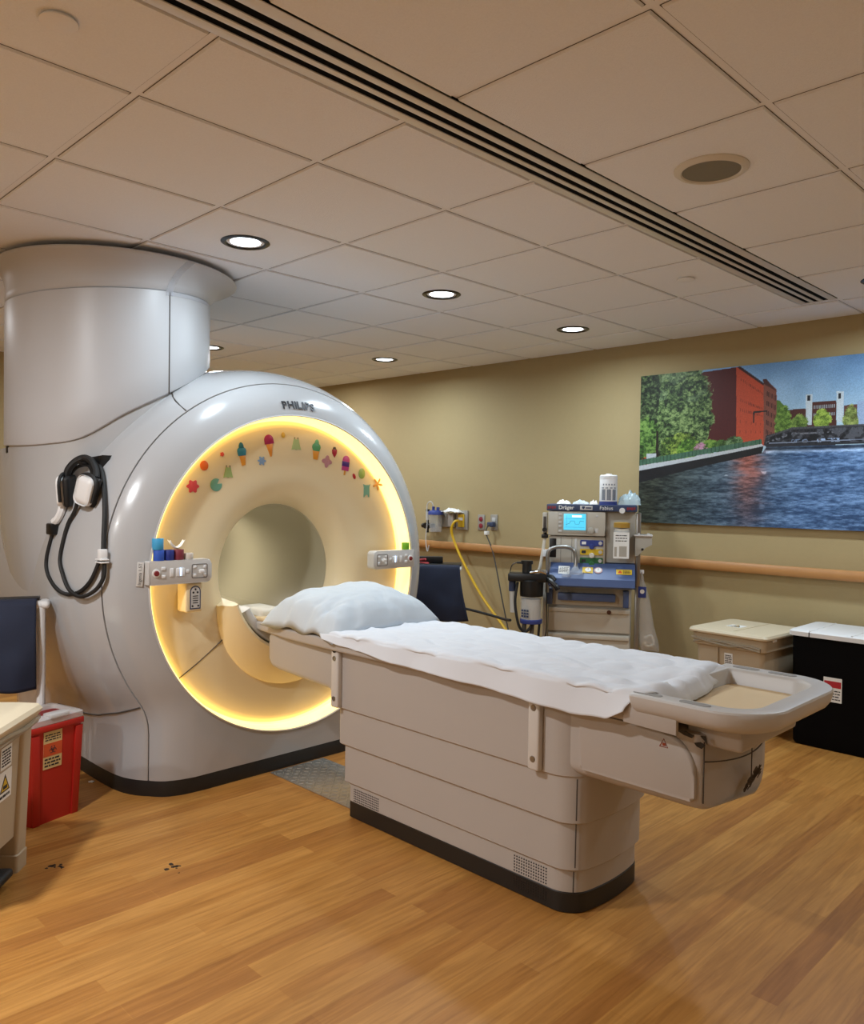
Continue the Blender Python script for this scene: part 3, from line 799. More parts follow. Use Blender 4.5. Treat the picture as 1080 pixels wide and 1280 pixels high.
spoly('popsicle_sticker', 2.714, 1.512, [('stick', [(-.005, -.02), (.005, -.02), (.005, -.060), (-.005, -.060)], 'd89a3a'), ('bar', dome(.023, .02, .024) + [(-.023, -.036), (.023, -.036)], 'c2468c'), ('stripe', [(-.024, .012), (.024, .012), (.024, -.014), (-.024, -.014)], '46207e')], 'pink and purple striped popsicle gel sticker', -8)
spoly('bean_sticker', 2.773, 1.448, [('bean', ell(.009, .016), 'b01c28')], 'tiny red gel sticker between the popsicle and the green oval', 25)
spoly('leaf_sticker', 2.826, 1.464, [('leaf', ell(.022, .028), '9ab45e')], 'light green oval gel sticker on the far side of the bore')
spoly('turtle_sticker', 2.861, 1.372, [('body', [(-.020, -.036), (-.012, -.032), (-.006, -.022), (.008, -.022), (.012, -.034), (.020, -.036), (.019, .02), (.026, .036), (.014, .03), (-.012, .03), (-.024, .036), (-.019, .02)], '79ab98')], 'teal long-legged frog gel sticker, lowest on the far side')
spoly('starfish_sticker', 2.941, 1.410, [('arms', petal(5, .036, .42, 1.0), 'd99a4a')], 'orange starfish gel sticker next to the glowing ring')

# ---- headset on its hook at the scanner flank
hk = thing('headset_hook', 'black wall hook on the side of the white scanner', 'hook', (-3.542, 1.488, 1.47))
b = NB()
prism(b, [(-.045, .022), (.04, .03), (.042, .012), (.025, -.022), (.0, -.03), (-.025, -.014)], -.02, .035, frame((-3.552, 1.50, 1.478), (1, .2, 0), (.2, -1, 0)), .006)
obj('hook_body', b, BLACK, hk, W=True)
b = NB(); tube(b, [(-3.56, 1.50, 1.468), (-3.575, 1.45, 1.472), (-3.585, 1.42, 1.472), (-3.59, 1.405, 1.492)], .009); obj('hook_arm', b, BLACK, hk, W=True)
hs = thing('headset', 'white and black patient headset with looped black tubes hanging on the scanner side', 'headset', (-3.58, 1.38, 1.36))
b = NB(); tube(b, [(-3.636, 1.374, 1.385), (-3.634, 1.376, 1.410), (-3.624, 1.382, 1.446), (-3.602, 1.404, 1.480), (-3.575, 1.43, 1.494), (-3.535, 1.445, 1.478), (-3.50, 1.448, 1.44), (-3.478, 1.44, 1.405)], .016, n=10); obj('headband', b, BLACKR, hs, W=True)
b = NB(); tube(b, [(-3.635, 1.395, 1.39), (-3.641, 1.400, 1.426), (-3.623, 1.42, 1.456), (-3.59, 1.445, 1.466), (-3.55, 1.45, 1.445), (-3.515, 1.435, 1.40)], .008, n=8); obj('headband_strap', b, BLACKR, hs, W=True)
def cup(c, rx, rz, rot, tilt):
    M = Matrix.Translation(c) @ Matrix.Rotation(rot, 4, 'Z') @ Matrix.Rotation(tilt, 4, 'Y')
    b = NB(); box(b, -rx, rx, -.026, .012, -rz, rz, .030, 5, M=M); sh = obj('ear_cup', b, WHITEP, hs, W=True)
    b = NB(); box(b, -rx*1.02, rx*1.02, .008, .036, -rz*1.02, rz*1.02, .013, 3, M=M); obj('ear_pad', b, BLACKR, sh, W=True)
    b = NB(); tube(b, [M @ Vector(q) for q in ((-rx*1.06, -.002, -.012), (-rx*1.0, -.002, rz*.75), (0, -.002, rz*1.14), (rx*1.02, -.002, rz*.72), (rx*1.08, -.002, -.04))], .0075); obj('yoke', b, BLACKR, sh, W=True)
cup((-3.488, 1.402, 1.352), .047, .064, .35, .30)
cup((-3.640, 1.372, 1.350), .050, .066, -.75, .18)
b = NB(); tube(b, [(-3.66, 1.372, 1.295), (-3.657, 1.362, 1.256), (-3.672, 1.352, 1.225), (-3.69, 1.345, 1.212)], .017); obj('microphone_stem', b, WHITEP, hs, W=True)
b = NB(); box(b, -3.735, -3.675, 1.325, 1.36, 1.155, 1.205, .006); obj('connector', b, BLACK, hs, W=True)
A_ = [(-3.649, 1.375, 1.299), (-3.659, 1.369, 1.256), (-3.696, 1.355, 1.202), (-3.719, 1.337, 1.113), (-3.732, 1.328, 1.042), (-3.717, 1.326, .99), (-3.663, 1.331, .941), (-3.591, 1.338, .912), (-3.524, 1.353, .907), (-3.458, 1.374, .929), (-3.412, 1.395, .976), (-3.385, 1.413, 1.044), (-3.378, 1.420, 1.066)]
b = NB(); tube(b, A_, .0085, n=10, k=4); obj('air_tube', b, BLACKR, hs, W=True)
B_ = [(-3.539, 1.387, 1.301), (-3.558, 1.381, 1.259), (-3.588, 1.366, 1.206), (-3.602, 1.348, 1.119), (-3.605, 1.339, 1.05), (-3.579, 1.338, 1.0), (-3.528, 1.345, .934), (-3.466, 1.36, .906), (-3.42, 1.38, .911), (-3.375, 1.406, .944), (-3.355, 1.425, .995), (-3.357, 1.428, 1.052)]
b = NB(); tube(b, B_, .0085, n=10, k=4); obj('air_tube', b, BLACKR, hs, W=True)
b = NB(); tube(b, [(-3.366, 1.427, 1.08), (-3.381, 1.435, 1.162), (-3.404, 1.448, 1.263), (-3.449, 1.463, 1.364), (-3.497, 1.473, 1.434), (-3.55, 1.468, 1.478), (-3.60, 1.455, 1.482)], .0105, n=10); obj('air_tube_trunk', b, BLACKR, hs, W=True)
b = NB(); box(b, -3.388, -3.350, 1.408, 1.440, 1.060, 1.108, .006); obj('tube_splitter', b, WHITEP, hs, W=True)
for zz in (1.052, 1.064):
    b = NB(); box(b, -3.402, -3.342, 1.406, 1.442, zz - .003, zz + .003, .002); obj('tube_clip', b, WHITEP, hs, W=True)

# ------------------------------------------------------------------ patient table
tb = thing('patient_table', 'long beige patient table docked to the scanner, with stepped base and grey end tray', 'patient table', (-2.05, 2.365, 0))
YC = 2.365
def plan(x0, x1, hw, bul=.03, rl=.02, rr=.07, n=6):
    """table footprint: square head end, bulged rounded foot end"""
    y0, y1 = YC - hw, YC + hw
    P = []
    for cx, cy, a0, q in ((x1, y1, 0, rr), (x0, y1, 90, rl), (x0, y0, 180, rl), (x1, y0, 270, rr)):
        sx = -1 if cx == x1 else 1; sy = -1 if cy == y1 else 1
        for i in range(n+1):
            a = math.radians(a0 + 90*i/n); P.append([cx + sx*q + q*math.cos(a), cy + sy*q + q*math.sin(a)])
    out = []
    for p in P:
        f = max(0., (p[0] - (x1 - rr - .02))/(rr + .02)); out.append((p[0] + bul*f*(1 - ((p[1]-YC)/hw)**2), p[1]))
    # bulge points along the end
    k = 0; res = []
    m = len(out)
    last = out[-1]; first = out[0]
    for i in range(1, 8):
        t = i/8; y = last[1] + (first[1]-last[1])*t
        out.append((x1 + bul*(1 - ((y-YC)/hw)**2), y))
    return out
def slab(bm, pl, z0, z1, e=.004):
    def ins(d):
        c = Vector((sum(p[0] for p in pl)/len(pl), sum(p[1] for p in pl)/len(pl)))
        x0, x1 = min(p[0] for p in pl), max(p[0] for p in pl); y0, y1 = min(p[1] for p in pl), max(p[1] for p in pl)
        fx = 1 - 2*d/(x1-x0); fy = 1 - 2*d/(y1-y0); mx, my = (x0+x1)/2, (y0+y1)/2
        return [(mx + (p[0]-mx)*fx, my + (p[1]-my)*fy) for p in pl]
    a, c = ins(e), pl
    return loft(bm, [[(p[0], p[1], z0) for p in a], [(p[0], p[1], z0+e) for p in c], [(p[0], p[1], z1-e) for p in c], [(p[0], p[1], z1) for p in a]])
b = NB(); slab(b, plan(-2.615, -1.488, .215), 0, .070); obj('kick_strip', b, KICK, tb, W=True)
tiers = [(-2.615, -1.490, .2145, .064, .16), (-2.64, -1.478, .224, .143, .318), (-2.662, -1.468, .236, .302, .468)]
for x0, x1, hw, z0, z1 in tiers:
    b = NB(); slab(b, plan(x0, x1, hw), z0, z1, .006); obj('base_panel', b, TBL, tb, W=True)
b = NB(); slab(b, plan(-2.67, -1.46, .246, .02, .015, .09), .455, .70, .006); obj('upper_side_cover', b, TBL, tb, W=True)
b = NB()
for x, z0, z1, hw in ((-1.4935, .075, .142, .216), (-1.4815, .162, .304, .2255), (-1.4715, .322, .455, .2375)):
    y = YC - hw + .022
    tube(b, [(x + .002, y, z0), (x + .003, y, z1)], .0022, sm=False)
obj('end_joint', b, SEAM, tb, W=True)
def vent(x0, x1, z0, z1, y, nx, nz_, m):
    b = NB()
    for i in range(nx):
        for j in range(nz_):
            x = x0 + (x1-x0)*i/(nx-1); z = z0 + (z1-z0)*j/(nz_-1)
            cyl(b, (x, y, z), (x, y - .0012, z), .0030, n=6)
    obj('vent_holes', b, m, tb, W=True)
vent(-2.575, -2.425, .076, .124, 2.1508, 18, 6, INK)
vent(-1.719, -1.585, .078, .128, 2.1508, 14, 6, INK)
vent(-1.719, -1.585, .022, .058, 2.1503, 14, 5, BLACK)
# equipment rails bolted to the side
for x in (-2.648, -1.606):
    b = NB(); box(b, x - .023, x + .023, 2.093, 2.121, .462, .70, .008, 3); br = obj('side_bracket', b, TBLW, tb, W=True)
    for z in (.668, .50):
        b = NB(); lathe(b, [(.011, 0), (.010, -.002), (.004, -.0015)], c=(x, 2.093, z), n=16, axis='y', cap1=True); obj('bolt', b, STEEL, br, W=True)
    b = NB(); cyl(b, (x, 2.094, .703), (x, 2.09, .703), .011, n=14); obj('cap_plug', b, BLACK, br, W=True)
# head cantilever reaching into the scanner
def yz_loft(bm, st, n=6):
    """st: list of (x, y0, y1, z0, z1, r)"""
    rings = []
    for x, y0, y1, z0, z1, r in st: rings.append([(x, q[0], q[1]) for q in rrect(y0, y1, z0, z1, r, n)])
    return loft(bm, rings)
b = NB(); yz_loft(b, [(-3.183, 2.135, 2.595, .575, .70, .035), (-3.173, 2.125, 2.605, .557, .71, .035), (-3.15, 2.12, 2.61, .545, .714, .03), (-3.1, 2.12, 2.61, .537, .714, .03), (-2.9, 2.12, 2.61, .527, .714, .03), (-2.72, 2.12, 2.61, .518, .714, .03), (-2.66, 2.12, 2.61, .46, .714, .03)])
obj('head_cantilever', b, TBL, tb, W=True, ang=50)
# table top board, with head end inside the bore
PAD = mat('pad_tan', 'd6bd94', .6)
b = NB(); yz_loft(b, [(-3.42, 2.14, 2.59, .705, .745, .012), (-3.0, 2.09, 2.64, .70, .748, .012), (-2.7, 2.08, 2.65, .70, .748, .012), (-1.2, 2.08, 2.65, .70, .748, .012)]); obj('table_top', b, TBL, tb, W=True)
b = NB(); box(b, -3.40, -2.70, 2.125, 2.605, .745, .765, .008); obj('head_pad', b, PAD, tb, W=True)
b = NB(); box(b, -3.47, -3.27, 2.14, 2.27, .735, .80, .02, 3); obj('head_rest', b, OFFW, tb, W=True)
b = NB(); box(b, -3.47, -3.27, 2.46, 2.59, .735, .80, .02, 3); obj('head_rest', b, OFFW, tb, W=True)
# mattress
b = NB(); yz_loft(b, [(-2.76, 2.115, 2.615, .748, .760, .005), (-2.4, 2.11, 2.62, .748, .764, .007), (-1.9, 2.11, 2.62, .748, .768, .008), (-1.32, 2.11, 2.62, .748, .768, .008), (-1.30, 2.12, 2.61, .75, .758, .003)]); obj('mattress', b, PAD, tb, W=True)
# foot drive housing
def hull(x, y0, y1, z0, z1, ry, rz):
    pts = [(y1, z1), (y0, z1)]
    a = [(y0 + ry[0]*(1 - math.cos(t)), z0 + rz[0]*(1 - math.sin(t))) for t in np.linspace(0, PI/2, 9)]
    c = [(y1 - ry[1]*(1 - math.sin(t)), z0 + rz[1]*(1 - math.cos(t))) for t in np.linspace(0, PI/2, 12)]
    return [(x, p[0], p[1]) for p in pts + a + c]
b = NB()
S = [(-1.56, 2.14, 2.59, .47, .69), (-1.45, 2.14, 2.59, .468, .69), (-1.3, 2.14, 2.59, .468, .69), (-1.2, 2.14, 2.59, .47, .69), (-1.15, 2.14, 2.59, .47, .69), (-1.10, 2.14, 2.59, .47, .69), (-1.068, 2.141, 2.588, .472, .69), (-1.058, 2.146, 2.583, .476, .69), (-1.054, 2.154, 2.575, .484, .686)]
S_END = -1.0535
def endx(y): return S_END + .055*(1 - (abs(y - 2.365)/.22)**2)
def bulge(x, y): return x + .055*max(0, min(1, (x + 1.25)/.18))*(1 - min(1, abs(y - 2.365)/.22)**2)
loft(b, [[(bulge(p[0], p[1]), p[1], p[2]) for p in hull(x, y0, y1, z0, z1, (.035, .19), (.04, .19))] for x, y0, y1, z0, z1 in S]); obj('drive_housing', b, TBL, tb, W=True, ang=50)
b = NB(); prism(b, rrect(-1.45, -1.062, .500, .683, (.11, .01, .012, .012), 8), -.0, .014, frame((0, 2.142, 0), (1, 0, 0), (0, -1, 0)), .01); obj('drive_side_cover', b, TBL, tb, W=True, ang=50)
b = NB()
tube(b, [(endx(2.156), 2.156, z) for z in (.67, .60, .53, .495)], .0022)
tube(b, [(endx(2.36), 2.36, .64), (endx(2.36), 2.36, .53)], .0018, sm=False)
tube(b, [(endx(y), y, .607 + .35*(y - 2.29)**2) for y in np.linspace(2.16, 2.56, 14)], .002)
obj('drive_joint', b, SEAM, tb, W=True)
rnd = random.Random(4); b = NB()
M = frame((endx(2.365) + .0008, 2.365, .530), (.1, 1, 0), (1, -.02, 0))
for i in range(60):
    u = max(-.045, min(.045, rnd.gauss(0, .03))); v = .42*u + rnd.gauss(0, .006); r = rnd.uniform(.002, .006)
    prism(b, [(u + r*3*rnd.uniform(.5, 1.2)*math.cos(t), v + .42*r*3*math.cos(t) + r*.9*rnd.uniform(.7, 1.2)*math.sin(t)) for t in np.linspace(0, 2*PI, 9)[:-1]], 0, .0004, M)
for i in range(5):
    u = rnd.uniform(-.01, .04); h = rnd.uniform(.008, .022); prism(b, [(u, .42*u), (u + .002, .42*u), (u + .0015, .42*u + h)], 0, .0004, M)
obj('scuff_mark', b, mat('scuff_brown', '3a2c20', .6), tb, W=True)
# broken trim edge under the tray
b = NB()
for q in ([(-1.12, .692), (-1.095, .695), (-1.07, .687), (-1.075, .680), (-1.10, .684)], [(-1.068, .668), (-1.05, .674), (-1.035, .668), (-1.045, .656), (-1.06, .660)], [(-1.05, .692), (-1.035, .694), (-1.03, .672), (-1.036, .680)]):
    prism(b, q, 0, .004, frame((0, 2.137, 0), (1, 0, 0), (0, -1, 0)))
obj('torn_gap', b, BLACK, tb, W=True)
b = NB(); box(b, -1.11, -.945, 2.17, 2.56, .655, .728, .012, 3); obj('tray_neck', b, TBL, tb, W=True)
b = NB()
pts = [(2.20, .652), (2.21, .668), (2.24, .672), (2.25, .652), (2.22, .648), (2.27, .655), (2.29, .648), (2.32, .654), (2.34, .645), (2.36, .652), (2.375, .668)]
tube(b, [(endx(y) + .002, y, z) for y, z in pts], .0025, n=6); obj('torn_seal', b, BLACK, tb, W=True)
b = NB(); M = frame((-1.158, 2.1275, .647), (1, 0, 0), (0, -1, 0))
tube(b, [M @ Vector(q) for q in ((-.013, -.010, 0), (.013, -.010, 0), (0, .014, 0), (-.013, -.010, 0))], .0014, n=5, sm=False)
box(b, -.004, .006, -.006, .002, -.0005, .0012, M=M); obj('warning_symbol', b, mat('warning_brown', '8a3414', .6), tb, W=True)
# end tray with handles
def trayring(ins, z, ins_in=None):
    return [(p[0], p[1], z) for p in traypl(ins)]
def traypl(i):
    x0, x1, y0, y1 = -1.235 + i*.6, -.830 - i, 2.052 + i, 2.692 - i
    P = rrect(x0, x1, y0, y1, (max(.05, .15 - i), .012, .012, max(.05, .15 - i)), 9)
    out = []
    for p in P:
        out.append((p[0] - .035*((p[1]-2.372)/.32)**2*max(0, min(1, (p[0] + 1.1)/.3)), p[1]))
    return out
b = NB()
loft(b, [trayring(.13, .722), trayring(.08, .723), trayring(.045, .727), trayring(.02, .737), trayring(.007, .754), trayring(.001, .774), trayring(.0, .786), trayring(.004, .791), trayring(.012, .7925), trayring(.062, .7915), trayring(.068, .789), trayring(.073, .78), trayring(.080, .745), trayring(.086, .738)], cap1=True)
tr = obj('end_tray', b, TRAYT, tb, W=True, ang=40)
b = NB(); prism(b, [(p[0], p[1]) for p in traypl(.088)], .737, .744, None, .002); obj('tray_floor', b, PAD, tr, W=True)
for x, y in ((-1.045, 2.088), (-1.19, 2.088), (-1.03, 2.656), (-1.15, 2.656)):
    b = NB(); prism(b, rrect(x - .045, x + .045, y - .015, y + .015, .0145, 6), .7905, .7932); sl = obj('hand_slot', b, mat('slot_grey', '8d8a86', .6), tr, W=True)
b = NB(); prism(b, [(-1.26, .70), (-1.09, .695), (-1.09, .772), (-1.26, .772)], 0, .012, frame((0, 2.082, 0), (1, 0, 0), (0, -1, 0)), .004); obj('tray_side', b, TBL, tr, W=True)
# docking floor plate
def diamond_plate():
    b = NB(); x0, x1, y0, y1 = -3.275, -2.58, 2.205, 2.525
    box(b, x0, x1, y0, y1, 0, .004, .001)
    for i in range(23):
        for j in range(11):
            x = x0 + .02 + i*.03; y = y0 + .017 + j*.029; a = .75 if (i+j) % 2 else -.75
            box(b, -.011, .011, -.0032, .0032, 0, .0026, .0012, 1, M=Matrix.Translation((x, y, .004)) @ Matrix.Rotation(a, 4, 'Z'))
    return b
solo('floor_plate', diamond_plate(), mat('tread_aluminium', 'aeaba4', .36, metal=.65, nz=(30, .2)), 'silver diamond-tread floor plate between the scanner and the table base', 'floor plate', (-2.93, 2.365, 0))

# ---- bed sheet
def sheet():
    b = NB()
    NXs, NYs = 150, 96
    hemT = ([-2.70, -2.61, -2.45, -2.23, -1.82, -1.55, -1.40, -1.31, -1.25, -1.2], [.748, .736, .724, .712, .704, .693, .690, .702, .735, .75])
    g = []
    for j in range(NYs + 1):
        v = j/NYs; row = []
        for i in range(NXs + 1):
            u = i/NXs
            # cross-section parameter
            yy = 2.365 + (v*2 - 1)*.285
            endx = np.interp(yy, [2.05, 2.10, 2.15, 2.22, 2.30, 2.40, 2.50, 2.60, 2.67], [-1.255, -1.245, -1.222, -1.168, -1.142, -1.155, -1.185, -1.215, -1.235])
            stx = np.interp(yy, [2.08, 2.2, 2.6], [-2.70, -2.74, -2.74])
            x = stx + (endx - stx)*u
            top = np.interp(x, [-2.74, -2.6, -2.3, -1.9, -1.3], [.778, .780, .786, .792, .793])
            hem = np.interp(x, *hemT)
            if v < .14:
                t = v/.14; y = 2.070 + .006*math.sin(x*17) + .010*t; z = hem + (top - .012 - hem)*t
                y -= .010*(1-t)*max(0, noise.noise(Vector((x*6, 0, 3)))) + (1-t)*.012*max(0, (x + 1.55)/.25)
            elif v < .20:
                a = (v - .14)/.06*PI/2; y = 2.08 + .014 + .0 - .014*math.cos(a); z = top - .012 + .012*math.sin(a)
            elif v < .90:
                t = (v - .2)/.7; y = 2.094 + .55*t; z = top - .004*math.sin(t*PI)
            elif v < .94:
                a = (v - .90)/.04*PI/2; y = 2.644 + .012*math.sin(a); z = top - .012 + .012*math.cos(a)
            else:
                t = (v - .94)/.06; y = 2.656 + .003*t; z = top - .012 - .05*t
            # wrinkles
            amp = .0042 if v > .14 else .0018
            q = Vector((x*3.1, y*5.2, 2.3))
            w = noise.noise(q + Vector((noise.noise(q*1.3)*.6, 0, 0)))
            w2 = abs(noise.noise(Vector((x*5.5 + y*4.5, y*7.5 - x*2.5, 9.1))))
            w3 = abs(noise.noise(Vector((x*11 - y*6, y*10 + x*3, 4.7))))
            de = endx - x
            k = max(0, (x + 1.60)/.3) * min(1, de/.10)
            z += 1.4*amp*w - (.0065 + .007*min(k, 1))*(1 - min(1, w2*3.0))*(1 if v > .14 else .35) - .003*(1 - min(1, w3*3.5))*(1 if v > .14 else .3) + .005*k*w
            for fy in (2.28, 2.47): z += .0045*math.exp(-((y - fy)/.009)**2) if v > .2 else 0
            # loose folded-over end
            if v > .14 and v < .93:
                t = max(0, 1 - abs(de - .05)/.06); z += .013*t*t*(3 - 2*t)*(1 + .25*math.sin(y*21))
                if de < .035 and 2.12 < y < 2.62: z -= .034*(1 - de/.035)**1.6*min(1, (y - 2.12)/.04, (2.62 - y)/.04)
            row.append((x, y, z))
        g.append(row)
    loft(b, g, False, False, closed=False)
    o = solo('bed_sheet', b, SHEET, 'wrinkled white bed sheet spread over the patient table', 'sheet', (-2.0, 2.365, .70), ang=180)
    m = o.modifiers.new('thick', 'SOLIDIFY'); m.thickness = .002; m.offset = 1
sheet()

# ---- pillow
def pillow():
    b = NB(); NU, NVv = 96, 96
    cx, cy = -2.875, 2.365; lx, ly = .265, .305
    def pt(u, v, s):
        # u,v in [-1,1]
        au, av = abs(u), abs(v)
        prof = max(0, (1 - au**3.0))**.52 * max(0, (1 - av**3.4))**.48
        ear = 1 - .07*(1 - min(au, av)**2) * (max(au, av)**4)
        x = cx + u*lx*ear + .012*v; y = cy + v*ly*ear
        base = .781
        q = Vector((x*4.5, y*4.5, 5*s))
        edge = max(au, av)
        cre = 0
        for (a0, b0, a1, b1, dp, wd) in ((.62, -1, .30, -.25, .016, .07), (.18, -1, .26, -.40, .014, .06), (-.42, -1, -.10, -.48, .013, .07), (.95, -.55, .30, -.15, .012, .08), (.95, .35, .40, .12, .011, .08), (-.8, -.8, -.35, -.2, .010, .08), (.45, -.9, .62, -.35, .010, .05)):
            dx, dy = a1 - a0, b1 - b0; tt = max(0, min(1, ((u - a0)*dx + (v - b0)*dy)/(dx*dx + dy*dy)))
            cre += dp*(1 - tt)**.8*math.exp(-((u - a0 - tt*dx)**2 + (v - b0 - tt*dy)**2)/wd**2)
        wr = .012*noise.noise(q*1.2) - .014*(1 - min(1, abs(noise.noise(Vector((x*6 + y*3, y*5 - x*4, 2.2*s))))*2.6))*(.25 + .75*edge**2) - .003*(1 - min(1, abs(noise.noise(Vector((x*13 - y*9, y*13 + x*7, 5.2*s))))*3.0)) + .002*noise.noise(q*4)
        if s > 0:
            skew = 1 + .12*v - .12*u
            z = base + .012 + .134*prof*skew + wr*(prof**.5) - cre*min(1, prof*2.2)
        else:
            z = base + .012 - .008*prof
        droop = max(0, (edge - .86)/.14)
        z -= .012*droop + .006*droop*math.sin(9*(u + v))
        if v < -.8: z -= .030*((-v - .8)/.2)**1.3*(1 + .5*math.sin(u*8.5 + .6))
        if u > .72: z -= .012*((u - .72)/.28)
        if u < -.75 and v < -.5: z -= .012*((-u-.75)/.25)
        return (x, y, z)
    top = [[b.verts.new(pt(-1 + 2*i/NU, -1 + 2*j/NVv, 1)) for i in range(NU+1)] for j in range(NVv+1)]
    bot = [[(top[j][i] if i in (0, NU) or j in (0, NVv) else b.verts.new(pt(-1 + 2*i/NU, -1 + 2*j/NVv, -1))) for i in range(NU+1)] for j in range(NVv+1)]
    for j in range(NVv):
        for i in range(NU):
            b.faces.new((top[j][i], top[j][i+1], top[j+1][i+1], top[j+1][i]))
            b.faces.new((bot[j+1][i], bot[j+1][i+1], bot[j][i+1], bot[j][i]))
    solo('pillow', b, PILLOW, 'plump pale blue pillow at the head of the patient table', 'pillow', (cx, cy, .79), ang=180)
pillow()

# ------------------------------------------------------------------ bins
def taper_box(bm, w0, d0, w1, d1, z0, z1, r0=.02, n=5, c=(0, 0)):
    loft(bm, [[(p[0] + c[0], p[1] + c[1], z) for p in rrect(-w/2, w/2, -dd/2, dd/2, r0, n)] for w, dd, z in ((w0, d0, z0), (w1, d1, z1))])
    return bm
# local frame: -y is the front
def sticker_tri(M, s, root, name='warning_label', rows=2, seed=1, tri=True, w=None):
    w = w or s*1.1
    b = NB(); box(b, -w/2, w/2, -s/2, s/2, 0, .0008, M=M); st = obj(name, b, PAPER, root)
    if tri:
        b = NB(); prism(b, [(-.36*s, -.22*s), (.36*s, -.22*s), (0, .38*s)], .0008, .0014, M); obj('triangle_border', b, INK, st)
        b = NB(); prism(b, [(-.27*s, -.17*s), (.27*s, -.17*s), (0, .27*s)], .0014, .0019, M); obj('triangle', b, YEL, st)
        b = NB(); box(b, -.15*s, .15*s, -.12*s, -.0*s, .0019, .0024, M=M); obj('symbol', b, INK, st)
        obj('print', lines_bm(M @ Matrix.Translation((0, -.36*s, .0008)), w*.8, s*.16, 1, seed), INK, st)
    else:
        obj('print', lines_bm(M @ Matrix.Translation((0, 0, .0008)), w*.8, s*.8, rows, seed), INK, st)
    return st

# tan step bin at the back wall
t = thing('step_bin', 'beige rectangular waste bin with cream lid standing against the back wall beside the black bin', 'waste bin', (-2.035, 4.70, 0), math.radians(-3.5))
b = NB(); taper_box(b, .38, .36, .42, .44, .0, .575, .03); obj('body', b, TANP, t)
b = NB(); loft(b, [[(p[0], p[1], z) for p in rrect(-w/2, w/2, -dd/2, dd/2, .03, 5)] for w, dd, z in ((.436, .456, .50), (.444, .464, .505), (.448, .468, .572), (.44, .46, .576))]); obj('collar', b, TANP, t)
b = NB(); loft(b, [[(p[0], p[1], z) for p in rrect(-w/2, w/2, -dd/2, dd/2, .035, 5)] for w, dd, z in ((.47, .50, .572), (.482, .512, .576), (.484, .514, .585), (.47, .50, .597), (.44, .46, .601))]); box(b, .03, .035, -.22, .22, .600, .6035); ld = obj('lid', b, TANL, t)
sticker_tri(frame((-.05, -.03, .6012), (1, 0, 0), (0, 0, 1)), .085, t)
sticker_tri(frame((-.0, -.2112, .425), (1, 0, 0), (0, -1, -.07)), .09, t, 'label', 7, 3, False, .05)
b = NB(); box(b, -.065, -.060, -.225, -.20, .05, .50); obj('front_rib', b, TANP, t)
b = NB(); tube(b, [(-.22, -.237, .54), (-.1, -.243, .525), (.02, -.240, .515), (.12, -.238, .53), (.2, -.236, .52)], .008); tube(b, [(-.21, -.236, .515), (-.05, -.240, .535), (.2, -.238, .508)], .007); obj('bag_edge', b, BAG, t)
b = NB(); box(b, .215, .23, -.15, -.10, .555, .58, .004); obj('bag_clip', b, WHITEP, t)

# black bin
t = thing('lidded_bin', 'tall black waste bin with white lid and red and white label, by the back wall', 'waste bin', (-1.43, 4.80, 0))
b = NB(); loft(b, [[(p[0], p[1], z) for p in rrect(-w/2, w/2, -dd/2, dd/2, .025, 5)] for w, dd, z in ((.58, .36, 0), (.60, .38, .02), (.62, .40, .612))]); obj('body', b, LBLK, t)
b = NB(); loft(b, [[(p[0], p[1], z) for p in rrect(-w/2, w/2, -dd/2, dd/2, .03, 5)] for w, dd, z in ((.63, .41, .605), (.65, .43, .607), (.65, .43, .63), (.63, .41, .638))]); lid = obj('lid', b, WHITEP, t)
b = NB(); box(b, -.215, -.205, -.21, .20, .637, .641, .002); box(b, .0, .01, -.21, .20, .637, .641, .002); obj('lid_ridge', b, WHITEP, lid)
b = NB(); box(b, -.213, -.208, -.2165, -.212, .606, .632); obj('lid_split', b, INK, lid)
M = frame((-.088, -.1968, .335), (1, 0, 0), (0, -1, -.017))
b = NB(); box(b, -.047, .047, -.066, .066, 0, .0012, M=M); lb = obj('label', b, PAPER, t)
b = NB(); box(b, -.043, .043, .012, .047, .0012, .0018, M=M); obj('red_band', b, mat('label_red', 'b31f2a', .6), lb)
obj('print', lines_bm(M @ Matrix.Translation((.004, -.028, .0012)), .07, .06, 4, 5, .2), INK, lb)

# red sharps bin: local front = +x face seen; build with front -y then rotate
rx = math.radians(106)
t = thing('sharps_bin', 'red plastic sharps bin with translucent lid and biohazard label beside the scanner foot', 'sharps bin', (-3.489, 1.226, 0), rx)
b = NB(); loft(b, [[(p[0], p[1], z) for p in rrect(-w/2, w/2, -dd/2, dd/2, .012, 4)] for w, dd, z in ((.21, .175, 0), (.225, .19, .25), (.24, .20, .41))]); obj('body', b, REDM, t)
b = NB()
for sx in (-1, 1): prism(b, [(sx*.072, .0), (sx*.103, .0), (sx*.118, .37), (sx*.083, .37)], .0, .008, frame((0, -.0868, 0), (1, 0, 0), (0, -1, -.03)), .003)
box(b, -.121, .121, -.108, -.088, .378, .402, .003); obj('corner_rib', b, REDM, t)
b = NB(); loft(b, [[(p[0], p[1], z) for p in rrect(-w/2, w/2, -dd/2, dd/2, .02, 4)] for w, dd, z in ((.246, .207, .402), (.252, .213, .405), (.252, .213, .426), (.235, .195, .432), (.20, .12, .434), (.195, .115, .418))], cap0=False, cap1=False); obj('lid_rim', b, CLEARW, t)
b = NB(); box(b, -.098, .098, -.058, .058, .41, .416); obj('inner_flap', b, REDD, t)
b = NB(); box(b, -.04, .05, -.112, -.06, .425, .444, .006); obj('lid_tab', b, CLEARW, t)
M = frame((-.02, -.0974, .298), (1, 0, 0), (0, -1, -.031))
b = NB(); box(b, -.042, .042, -.076, .076, 0, .001, M=M); lb = obj('label', b, MANILA, t)
b = NB(); box(b, -.042, .042, -.025, .028, .001, .0016, M=M); obj('orange_band', b, ORG, lb)
